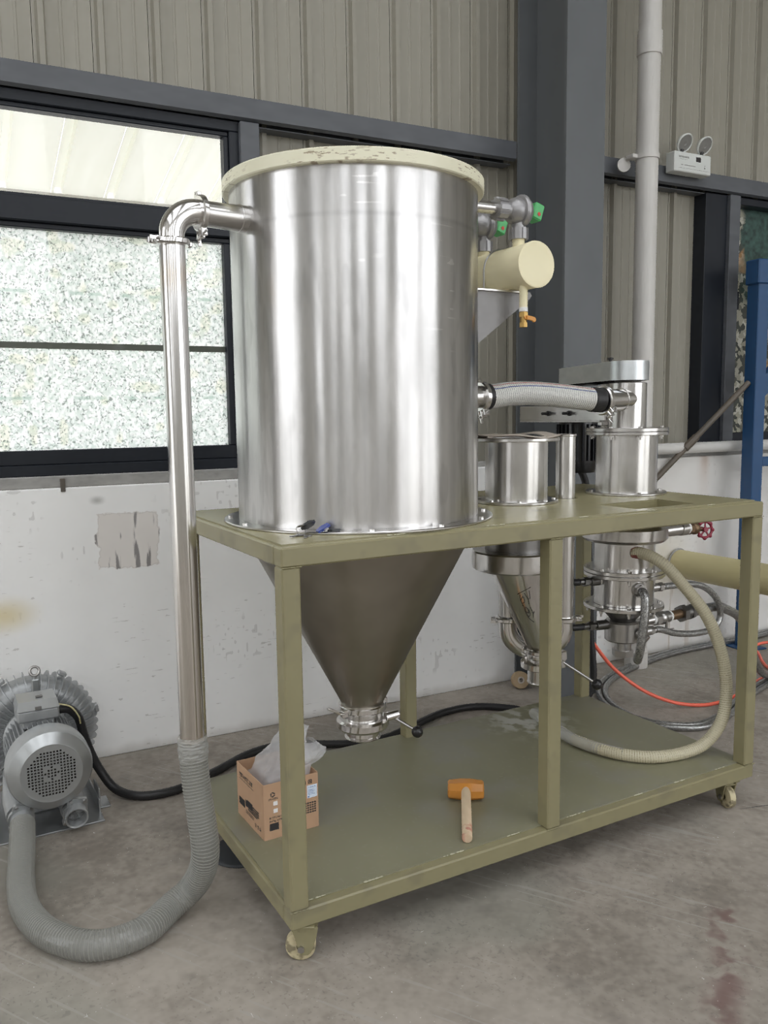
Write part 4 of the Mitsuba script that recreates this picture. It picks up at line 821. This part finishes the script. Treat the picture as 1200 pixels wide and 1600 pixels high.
# ------------------------------------------------------------------ ring blower
BX, BYC, BZ = -0.410, 1.385, 0.235
bl = thing('ring_blower', 'silver grey ring blower with finned round casing on the floor by the wall', 'blower')
AY = lambda y: tr(BX, y, BZ) @ rot(90, [1, 0, 0])        # local +z -> -y (towards the hall)
RM, RS = .1480, .0560
prof = [(.04, -.055)] + [(RM + RS * math.cos(a), RS * math.sin(a)) for a in np.linspace(-PI * .62, PI * .62, 26)] + [(.04, .055)]
cas = part(bl, 'casing', lathe(prof, 80, closed=True), 'cast_grey', xf=AY(BYC))
finp = Point(0, 0).buffer(.0715, 10).difference(sbox(-.2, -.2, -.035, .2))
finm = ext(finp, .0036, tr(0, 0, -.0018))
Mfin = np.array([[1, 0, 0, RM], [0, 0, 1, 0], [0, 1, 0, 0], [0, 0, 0, 1.0]])
finm.apply_transform(Mfin); trimesh.repair.fix_normals(finm)
for j in range(48):
    a = 360 * j / 48
    if 238 < a < 302: continue
    part(cas, 'cooling_fin', finm, 'cast_grey', 30, AY(BYC) @ rz(a))
for a in (62, 118, 12, 168):
    m = cat(bb((.014, .030, .03), (RM + .072, 0, 0), .003)); part(cas, 'bolt_lug', m, 'cast_grey', False, AY(BYC) @ rz(a))
part(bl, 'motor_body', trimesh_lathe([(0, 0), (.112, 0), (.112, .02), (.100, .03), (.100, .30), (0, .30)], 56, AY(BYC - .055)), 'cast_grey')
for j in range(44):
    a = 360 * j / 44
    part(bl, 'motor_fin', bb((.020, .0035, .22), (.105, 0, .16), .001), 'cast_grey', False, AY(BYC - .055) @ rz(a))
fc = part(bl, 'fan_cover', lathe([(.128, 0), (.131, .004), (.131, .070), (.126, .082), (.0975, .104), (.094, .106), (.090, .1055)], 72), 'cover_grey', xf=AY(1.065), label='smooth round fan cover with a perforated disc')
g = Point(0, 0).buffer(.0925, 40); pitch = .0098; cuts = []
for i in range(-8, 9):
    for j in range(-8, 9):
        x, y = i * pitch, j * pitch; q = math.hypot(x, y)
        if q > .0755 or (.021 < q < .031 and (abs(i) < 3 and abs(j) < 3)): continue
        cuts.append(sbox(x - .0031, y - .0031, x + .0031, y + .0031))
part(fc, 'grille', ext(g.difference(unary_union(cuts)), .002, AY(1.065) @ tr(0, 0, .1035)), 'cover_grey', False)
part(fc, 'dark_interior', trimesh_lathe([(0, 0), (.089, 0), (.089, .002), (0, .002)], 40, AY(1.065) @ tr(0, 0, .088)), 'print_black', False)
part(bl, 'eyebolt', cat(ring_torus(.0155, .0048, 28, 10)), 'fitting_steel', 30, tr(-.405, 1.325, .470) @ rot(75, [1, 0, 0]), label='steel lifting eyebolt')
part(bl, 'eyebolt_shank', cat(rod((-.405, 1.325, .425), (-.405, 1.325, .455), .007, 12), bb((.024, .014, .045), (-.405, 1.318, .420), .003)), 'cover_grey', False)
tbx = part(bl, 'terminal_box', None or bb((.132, .105, .040), (0, 0, .020), .006), 'cast_grey', False, tr(-.420, 1.185, .352))
lid = trimesh.convex.convex_hull(np.array([(sx * .067, sy * .0535, z) for sx in (-1, 1) for sy, z in ((-1, .0), (1, 0))] + [(sx * .060, sy * .047, z) for sx in (-1, 1) for sy, z in ((-1, .030), (1, .034))]))
part(tbx, 'lid', lid, 'cover_grey', False, tr(-.420, 1.185, .392))
part(tbx, 'lid_screw', cat(bb((.020, .003, .012), (-.42, 1.131, .398), .001), bb((.022, .014, .003), (-.412, 1.17, .4265), .001)), 'dark_steel', False)
part(tbx, 'neck', bb((.10, .085, .03), (-.42, 1.185, .342), .003), 'cast_grey', False)
def port(x, y, z, open_):
    d = np.array([0, -1, -.22]); d /= np.linalg.norm(d); M = tr(x, y, z) @ axis_to(d)
    k = part(bl, 'port', lathe([(.031, .0), (.031, .047), (.036, .050), (.037, .042), (.036, .030), (.036, 0)] if open_ else [(.033, 0), (.033, .050), (.03, .05)], 40), 'cast_grey', xf=M, label='open round port' if open_ else None)
    fl_ = Point(0, 0).buffer(.040, 24).union(unary_union([Point(.046 * math.cos(a), .046 * math.sin(a)).buffer(.010, 10) for a in (.5, PI - .5, -.5, PI + .5)]).convex_hull)
    part(k, 'flange', ext(fl_, .012, M @ tr(0, 0, .002)), 'cover_grey', 20)
    for a in (.5, PI - .5, -.5, PI + .5): part(k, 'bolt', hexnut((.046 * math.cos(a), .046 * math.sin(a), .014), (.046 * math.cos(a), .046 * math.sin(a), .019), .006), 'fitting_steel', False, M)
    if open_: part(k, 'bore', trimesh_lathe([(0, 0), (.031, 0), (.031, .002), (0, .002)], 30, M @ tr(0, 0, .012)), 'print_black', False)
    part(k, 'channel', sweep(spline([(x, y + .01, z), (x, y + .12, z + .015), (x + (BX - x) * .15, y + .26, z + .03), (x + (BX - x) * .2, BYC - .01, z + .06)], 30), .043, 24), 'cast_grey', 30)
port(-.503, 1.030, .083, False); port(-.340, 1.030, .066, True)
part(bl, 'base_plate', cat(b2((-.575, 1.03, .0), (-.245, 1.45, .006), .001), b2((-.575, 1.03, .0), (-.569, 1.45, .040), .001), b2((-.251, 1.10, .0), (-.245, 1.45, .050), .001)), 'cover_grey', False)
part(bl, 'foot', cat(b2((-.245, 1.13, 0), (-.205, 1.22, .006), .001), b2((-.245, 1.13, 0), (-.239, 1.22, .075), .001)), 'cover_grey', False)
part(bl, 'foot', b2((-.64, 1.13, 0), (-.575, 1.22, .006), .001), 'cover_grey', False)
part(bl, 'support', cat(b2((-.50, 1.20, .006), (-.32, 1.33, .14), .004), bb((.028, .03, .03), (-.413, 1.06, .098), .004)), 'cast_grey', False)
# power cable
mat('gland_yellow', pr((0.55, 0.50, 0.28), 0.5))
cab = thing('power_cable', 'thick black power cable from the blower along the floor behind the bench', 'cable')
part(cab, 'cable', sweep(spline([(-.355, 1.185, .365), (-.320, 1.195, .358), (-.285, 1.215, .315), (-.268, 1.235, .250), (-.245, 1.245, .165), (-.212, 1.240, .085), (-.175, 1.205, .030), (-.111, 1.130, .017), (.008, 1.105, .017), (.189, 1.185, .017), (.367, 1.280, .017), (.538, 1.292, .017), (.66, 1.21, .017), (.78, 1.150, .017), (.90, 1.140, .017), (1.02, 1.175, .017), (1.272, 1.262, .017), (1.438, 1.250, .017), (1.56, 1.15, .017), (1.66, 1.0, .017), (1.83, .93, .10), (1.835, .935, .40), (1.82, .94, .80), (1.78, .92, 1.05), (1.74, .92, 1.12)], 400), .0155, 16), 'rubber_black', True)
part(cab, 'earth_wire', sweep(spline([(-.352, 1.17, .388), (-.315, 1.17, .372), (-.288, 1.18, .330), (-.280, 1.20, .295)], 40), .0028, 8), 'gland_yellow', True)

# ------------------------------------------------------------------ cardboard box with a plastic bag
BA = math.degrees(math.atan2(.3554 - .5564, .0726 - .0641))
bo = thing('cardboard_box', 'small open brown cardboard box with black printing on the lower shelf', 'box')
MB = tr(.0690, .3535, SH) @ rz(1.5)
bw, bd, bh, t_ = .172, .205, .165, .003
part(bo, 'front_panel', b2((0, 0, 0), (bw, t_, bh), .0008), 'cardboard', False, MB)
part(bo, 'back_panel', b2((0, bd - t_, 0), (bw, bd, bh), .0008), 'cardboard', False, MB)
part(bo, 'side_panel', b2((0, t_, 0), (t_, bd - t_, bh), .0008), 'cardboard', False, MB)
part(bo, 'side_panel', b2((bw - t_, t_, 0), (bw, bd - t_, bh + .002), .0008), 'cardboard', False, MB)
part(bo, 'bottom_panel', b2((t_, t_, 0), (bw - t_, bd - t_, t_), .0008), 'cardboard', False, MB)
FRONT = MB @ np.array([[1, 0, 0, 0], [0, 0, -1, 0], [0, 1, 0, 0], [0, 0, 0, 1.0]])          # (u, v) on the front face
SIDE = MB @ np.array([[0, 0, -1, 0], [-1, 0, 0, bd], [0, 1, 0, 0], [0, 0, 0, 1.0]])        # (u, v) on the left face, u from the back corner to the front
def flat(rects, h=.0004): return ext(unary_union([sbox(*q) for q in rects]), h)
gr_ = random.Random(11)
def glyphs(u, v, s, n, gap=1.18):
    """small square characters made of strokes, too small to read"""
    out = []
    for j in range(n):
        x = u + j * s * gap
        for _ in range(3): y = v + gr_.choice((0, .22, .44, .66, .86)) * s; out.append((x, y, x + s, y + s * .13))
        for _ in range(2): q = x + gr_.choice((0, .3, .5, .86)) * s; out.append((q, v, q + s * .13, v + s))
    return out
part(bo, 'printed_title', flat(glyphs(.020, .128, .013, 7)), 'print_black', False, SIDE)
part(bo, 'printed_line', flat([(.022, .121, .130, .1225)]), 'print_black', False, SIDE)
part(bo, 'printed_block', flat([(.015, .040, .060, .062)] + [(.085 + .012 * i, .044 + .0068 * j, .0955 + .012 * i, .0490 + .0068 * j) for i in range(7) for j in range(4) if not (i == 6 and j < 1)] + [(.065, .050, .080, .070), (.080, .052, .120, .074)]), 'print_black', False, SIDE)
part(bo, 'printed_line', flat([(.066, .030 + .004 * j, .128, .0315 + .004 * j) for j in range(3)]), 'print_black', False, SIDE)
part(bo, 'printed_text', flat(glyphs(.135, .016, .011, 3, 1.6)), 'print_black', False, SIDE)
ar = []
for j in range(3):
    a = math.radians(90 + 120 * j); R_ = rot(math.degrees(a), [0, 0, 1])
    q = Polygon([(-.0055, .0065), (.003, .0065), (.0018, .0085), (.0062, .0048), (.0022, .0018), (.0030, .0035), (-.0055, .0035)])
    m = ext(q, .0004); m.apply_transform(R_); ar.append(m)
part(bo, 'recycling_mark', cat(*ar), 'print_black', False, FRONT @ tr(.0285, .132, 0))
part(bo, 'printed_text', flat(glyphs(.016, .117, .005, 5)), 'print_black', False, FRONT)
part(bo, 'check_square', flat([(.030, .099, .043, .111)]), 'paper_white', False, FRONT)
part(bo, 'check_square', flat([(.030, .077, .043, .089)]), 'paper_white', False, FRONT)
part(bo, 'printed_text', flat(glyphs(.017, .061, .0055, 6) + glyphs(.017, .050, .0065, 5)), 'print_black', False, FRONT)
part(bo, 'printed_block', flat([(.017, .026, .045, .047)]), 'print_black', False, FRONT)
part(bo, 'printed_mark', flat([(.128, .137, .133, .147)]), 'print_black', False, FRONT)
part(bo, 'printed_mark', ext(sbox(.140, .137, .152, .149).difference(Point(.146, .143).buffer(.0042).difference(Point(.146, .143).buffer(.0025))), .0004), 'print_black', False, FRONT)
part(bo, 'printed_grid', flat([(.128 + .0075 * i, .048 + .007 * j, .1335 + .0075 * i, .0525 + .007 * j) for i in range(5) for j in range(5)]), 'print_black', False, FRONT)
lb = part(bo, 'shipping_label', flat([(.136, .094, .168, .132)], .0006), 'paper_blue', False, FRONT, label='small pale blue printed label')
part(lb, 'label_text', flat(glyphs(.139, .124, .004, 5) + [(.139, .104 + .0045 * j, .160 - .003 * (j % 2), .1053 + .0045 * j) for j in range(4)] + [(.138, .096, .143, .100)], .0009), 'print_blue', False, FRONT)
# crumpled clear bag
nb = 64
bv_, bf_ = [], []
def bagpt(u, v):
    """u round, v up: squeezed into the box below, spreading out and folded over above"""
    a = 2 * PI * u
    z = .015 + v * .265
    k = 1.0 if v < .52 else 1.0 - .55 * smooth01((v - .52) / .48)
    cx, cy = bw * .52 + .055 * max(0, v - .45) / .55, bd * .50 - .01 * v
    rx, ry = .077 * k, .094 * k
    ca, sa = math.cos(a), math.sin(a)
    s = (abs(ca) ** 5 + abs(sa) ** 5) ** (-.2) if v < .5 else (abs(ca) ** 3 + abs(sa) ** 3) ** (-1 / 3)
    return np.array([cx + rx * ca * s * .98, cy + ry * sa * s * .98, z])
def smooth01(t): t = max(0, min(1, t)); return t * t * (3 - 2 * t)
nv_ = 40
for j in range(nv_ + 1):
    for i in range(nb):
        q = bagpt(i / nb, j / nv_); v = j / nv_
        n_ = meshkit.fbm((q * 22)[None], 3, 5)[0] - .5; n2 = meshkit.noise((q * 60)[None], 9)[0] - .5
        amp = .022 * smooth01((v - .35) / .3)
        d_ = q - np.array([bw * .52, bd * .5, q[2]]); d_ /= max(np.linalg.norm(d_), 1e-6)
        bv_.append(q + d_ * (amp * n_ * 1.3 + .3 * amp * n2) + np.array([0, 0, amp * n2 * .5]))
for j in range(nv_):
    for i in range(nb): a = j * nb + i; b_ = j * nb + (i + 1) % nb; bf_ += [(a, b_, b_ + nb), (a, b_ + nb, a + nb)]
bv_.append(np.mean(bv_[-nb:], 0) + [0, 0, -.02])
for i in range(nb): bf_.append((nv_ * nb + i, nv_ * nb + (i + 1) % nb, len(bv_) - 1))
bag = thing('plastic_bag', 'crumpled clear plastic bag stuffed in the cardboard box and spilling over its edge', 'bag')
part(bag, 'pouch', trimesh.Trimesh(bv_, bf_, process=False), 'clear_bag', 25, MB)
# the bunched corner that hangs over the right edge
cv_, cf_ = [], []
for j in range(29):
    for i in range(48):
        a, v = 2 * PI * i / 48, j / 28
        rr_ = .066 * math.sin(PI * (.08 + .86 * v)) ** .7
        q = np.array([bw * .80 + .035 * v, bd * .42 - .035 * v, bh + .012]) + np.array([rr_ * math.cos(a) * .95, rr_ * math.sin(a) * .9, .085 * (v - .22)])
        n_ = meshkit.fbm((q * 34)[None], 3, 8)[0] - .5
        cv_.append(q + np.array([math.cos(a), math.sin(a), .5]) * n_ * .034)
for j in range(28):
    for i in range(48): a = j * 48 + i; b_ = j * 48 + (i + 1) % 48; cf_ += [(a, b_, b_ + 48), (a, b_ + 48, a + 48)]
part(bag, 'bunched_corner', trimesh.Trimesh(cv_, cf_, process=False), 'clear_bag', 25, MB)

# ------------------------------------------------------------------ mallet
mlt = thing('mallet', 'amber plastic mallet with a wooden handle lying on the shelf', 'mallet')
hd0, hd1 = np.array([.704, .271, SH + .026]), np.array([.556, .052, SH + .0150])
dh = hd1 - hd0; dh /= np.linalg.norm(dh); sd = np.cross(dh, [0, 0, 1]); sd /= np.linalg.norm(sd); uu = np.cross(sd, dh)
MM = np.eye(4); MM[:3, 0], MM[:3, 1], MM[:3, 2], MM[:3, 3] = sd, uu, dh, hd0
hl = [(0, -.056), (.024, -.056), (.0285, -.052), (.0325, -.02), (.033, 0), (.0325, .02), (.0285, .052), (.024, .056), (0, .056)]
head = trimesh_lathe([(q * 1.06, z) for q, z in hl], 8, rot(90, [0, 1, 0]) @ rz(22.5)); head.vertices[:, 1] *= .88; head.vertices[:, 2] *= 1.15
MH = MM.copy(); MH[:3, 3] = hd0 - dh * .012 + np.array([0, 0, .004])
part(mlt, 'head', head, 'mallet_amber', 20, MH, label='translucent amber head')
part(mlt, 'handle', rod(hd0 - dh * .02 + [0, 0, .012], hd1, .0145, 24, .0148), 'wood', 30, label='bare wooden handle with red smudges')

# ------------------------------------------------------------------ bunch of keys by the tank foot
ky = thing('key_bunch', 'bunch of keys with black and blue plastic heads lying at the tank foot', 'keys')
def fob(c, deg, tilt, m_, l_):
    pg = Point(0, 0).buffer(.0155, 20).union(sbox(-.010, -.0155, .010, .0155)); pg = pg.buffer(.002)
    m = ext(pg, .006, tr(0, 0, -.003)); M = tr(*c) @ rz(deg) @ rot(tilt, [1, 0, 0])
    k = part(ky, 'key_head', m, m_, 30, M, label=l_)
    part(k, 'blade', cat(b2((.014, -.0042, -.0012), (.036, .0042, .0012), .0004), *[b2((.022 + .006 * j, .003, -.0012), (.025 + .006 * j, .0062, .0012), .0003) for j in range(2)]), 'fitting_steel', False, M)
fob((.126, .126, PZ + .027), 200, 38, 'key_black', 'black plastic key head'); fob((.166, .124, PZ + .016), 262, 30, 'key_blue', 'blue plastic key head')
fob((.190, .116, PZ + .009), 180, 6, 'key_black', 'black plastic key head')
part(ky, 'key_ring', ring_torus(.0135, .0013, 30, 8), 'fitting_steel', True, tr(.112, .140, PZ + .012) @ rot(60, [1, .3, 0]))
part(ky, 'loose_key', cat(b2((0, -.004, 0), (.034, .004, .0022), .0004), trimesh_lathe([(.004, 0), (.0105, 0), (.0105, .0022), (.004, .0022)], 20)), 'fitting_steel', False, tr(.118, .112, PZ + .001) @ rz(235))
part(ky, 'loose_key', cat(b2((0, -.004, 0), (.034, .004, .0022), .0004), trimesh_lathe([(.004, 0), (.0105, 0), (.0105, .0022), (.004, .0022)], 20)), 'dark_steel', False, tr(.104, .130, PZ + .002) @ rz(205))

# ------------------------------------------------------------------ things along the wall
yp = thing('yellow_pipe', 'thick cream yellow pipe coming out of the wall behind the mill', 'pipe')
yA = np.array([2.972, 1.461, .497]); yD = np.array([.02, -1, 0]); yD /= np.linalg.norm(yD)
part(yp, 'tube', sweep([yA + yD * t for t in np.linspace(0, 1.75, 12)], .0785, 48), 'yellow_pipe_paint')
part(yp, 'end_cap', rod(yA + yD * 1.74, yA + yD * 1.77, .084, 48), 'yellow_pipe_paint')
part(yp, 'wall_collar', ring_torus(.080, .006, 40, 8), 'mortar_grey', True, tr(*(yA + yD * .01)) @ axis_to(yD))
part(yp, 'stand', cat(b2((2.985, -.20, 0), (3.025, -.16, .42), .003), b2((2.92, -.21, 0), (3.09, -.15, .006), .001)), 'strut_brown', False)
# blue steel frame
bf = thing('blue_frame', 'blue painted steel frame standing by the wall at the right edge', 'frame')
MF = tr(3.335, 1.285, 0) @ rz(-8)
part(bf, 'post', b2((-.032, -.045, 0), (.043, .040, 2.145), .004), 'blue_paint', False, MF)
part(bf, 'post', b2((.95, -.05, 0), (1.045, .045, 2.145), .004), 'blue_paint', False, MF)
part(bf, 'top_beam', b2((-.045, -.055, 2.02), (1.055, .045, 2.150), .006), 'blue_paint', False, MF)
part(bf, 'lower_rail', b2((.043, -.04, 1.035), (.95, .02, 1.085), .004), 'blue_paint', False, MF)
part(bf, 'brace', trimesh.convex.convex_hull(np.array([(x, y, z) for y in (-.02, .02) for x, z in ((.043, 1.40), (.043, 1.52), (.55, 1.98), (.55, 1.86))])), 'blue_paint', False, MF)
part(bf, 'foot_plate', b2((-.07, -.08, 0), (.09, .075, .008), .002), 'blue_paint', False, MF)
stt = thing('strut', 'thin brown iron strut with a sleeve sloping from the blue frame down to the wall', 'strut')
s0_, s1_ = np.array([3.300, 1.29, 1.497]), wp(2.765, .004, .957)
part(stt, 'bar', rod(s0_, s1_, .0155, 12), 'strut_brown')
sl_ = lambda t: s0_ * (1 - t) + s1_ * t
part(stt, 'sleeve', rod(sl_(.54), sl_(.66), .021, 12), 'strut_brown')
# conduit on the ledge
ck_ = thing('conduit', 'white pipe lying along the wall ledge behind the mill', 'pipe')
part(ck_, 'tube', sweep([wp(s, .035, 1.1435) for s in np.linspace(2.14, X1 - .1, 20)], .030, 24), 'conduit_white')
part(ck_, 'saddle', cat(*[ring_torus(.031, .004, 24, 8)]), 'conduit_white', True, tr(*wp(4.6, .035, 1.1435)) @ axis_to((1, 0, 0)))
# drain pipe
dp = thing('drain_pipe', 'tall off-white drain pipe running up the wall behind the mill', 'pipe')
dc = wp(2.562, .126, 0)
part(dp, 'tube', sweep([(dc[0], dc[1], z) for z in np.linspace(0, ZR - .01, 12)], .0545, 40), 'pvc_white')
for z0, z1 in ((3.075, 3.185), (.0, .085), (5.2, 5.31)): part(dp, 'coupling', trimesh_lathe([(.05, z0), (.0595, z0), (.0605, z0 + .004), (.0605, z1 - .004), (.0595, z1), (.05, z1)], 40, tr(dc[0], dc[1], 0)), 'pvc_white')
for z in (2.600,): part(dp, 'clip', cat(trimesh_lathe([(.056, z - .012), (.060, z - .012), (.060, z + .012), (.056, z + .012), (.056, z - .012)], 40, tr(dc[0], dc[1], 0)), trimesh_lathe([(0, 0), (.034, 0), (.034, .01), (0, .01)], 24, tr(dc[0] - .085, dc[1] + .075, z - .03) @ axis_to((-.4, -.9, 0))), bb((.05, .05, .02), (dc[0] - .065, dc[1] + .03, z), .003)), 'pvc_white', 30, label='pipe clip with a round wall plate')
# emergency light
el = thing('emergency_light', 'white twin-head emergency light fixed above the girt', 'emergency light')
ez0, ez1 = 2.578, 2.678
part(el, 'case', b2((2.800, -.075, ez0), (3.062, -.012, ez1), .004), 'lamp_white', False, WALL)
EF = WALL @ np.array([[1, 0, 0, 2.80], [0, 0, -1, -.075], [0, 1, 0, ez0], [0, 0, 0, 1.0]])
gr_.seed(5)
part(el, 'printed_name', flat([(.030 + .0105 * j, .070, .030 + .0105 * j + (.0065 if j % 2 else .008), .0785) for j in range(7)], .0006), 'lamp_grey', False, EF)
part(el, 'printed_line', flat([(.03, .062, .09, .0632), (.045, .034, .062, .037), (.070, .033, .150, .037), (.03, .018, .25, .0195)], .0006), 'lamp_grey', False, EF)
part(el, 'indicator_window', flat([(.152, .060, .186, .083)], .001), 'print_black', False, EF)
part(el, 'indicator', flat([(.214, .044, .218, .047), (.213, .030, .218, .036)], .001), 'print_black', False, EF)
for s, z in ((2.892, 2.735), (3.035, 2.738)):
    d_ = np.array([0, -.85, -.52]); M = tr(*wp(s, .045, z)) @ axis_to(d_)
    k = part(el, 'lamp_head', lathe([(0, -.022), (.020, -.020), (.040, -.008), (.0475, .004), (.050, .010), (.047, .014), (.043, .014), (.041, .009), (0, .004)], 36), 'lamp_white', xf=M)
    part(k, 'lens', lathe([(0, .0085), (.010, .0095), (.012, .012), (.020, .0105), (.041, .0115)][::-1], 30), 'lamp_grey', xf=M)
    part(k, 'lamp_neck', rod(wp(s - .015, .045, ez1 - .002), wp(s - .005, .042, z - .035), .008, 12), 'black_plastic')
# small things on the floor
fm = thing('rubber_disc', 'flat round black rubber disc on the floor half under the bench', 'disc')
part(fm, 'disc', lathe([(0, 0), (.093, 0), (.095, .003), (.093, .010), (.085, .012), (0, .012)], 48), 'mat_rubber', xf=tr(.085, .600, .0005))
fr_ = thing('cardboard_reel', 'tan ring-shaped reel standing on the floor by the wall', 'reel')
dR = np.array([-.40, -.92, .25]); part(fr_, 'ring', trimesh_lathe([(.016, -.02), (.040, -.02), (.042, -.017), (.042, .017), (.040, .02), (.016, .02), (.016, -.02)], 36, tr(1.803, 1.385, .043) @ axis_to(dR)), 'cork', 30)
part(fr_, 'hub', trimesh_lathe([(.010, -.022), (.017, -.022), (.017, .0225), (.010, .0225), (.010, -.022)], 30, tr(1.803, 1.385, .043) @ axis_to(dR)), 'gasket_buff', 30)
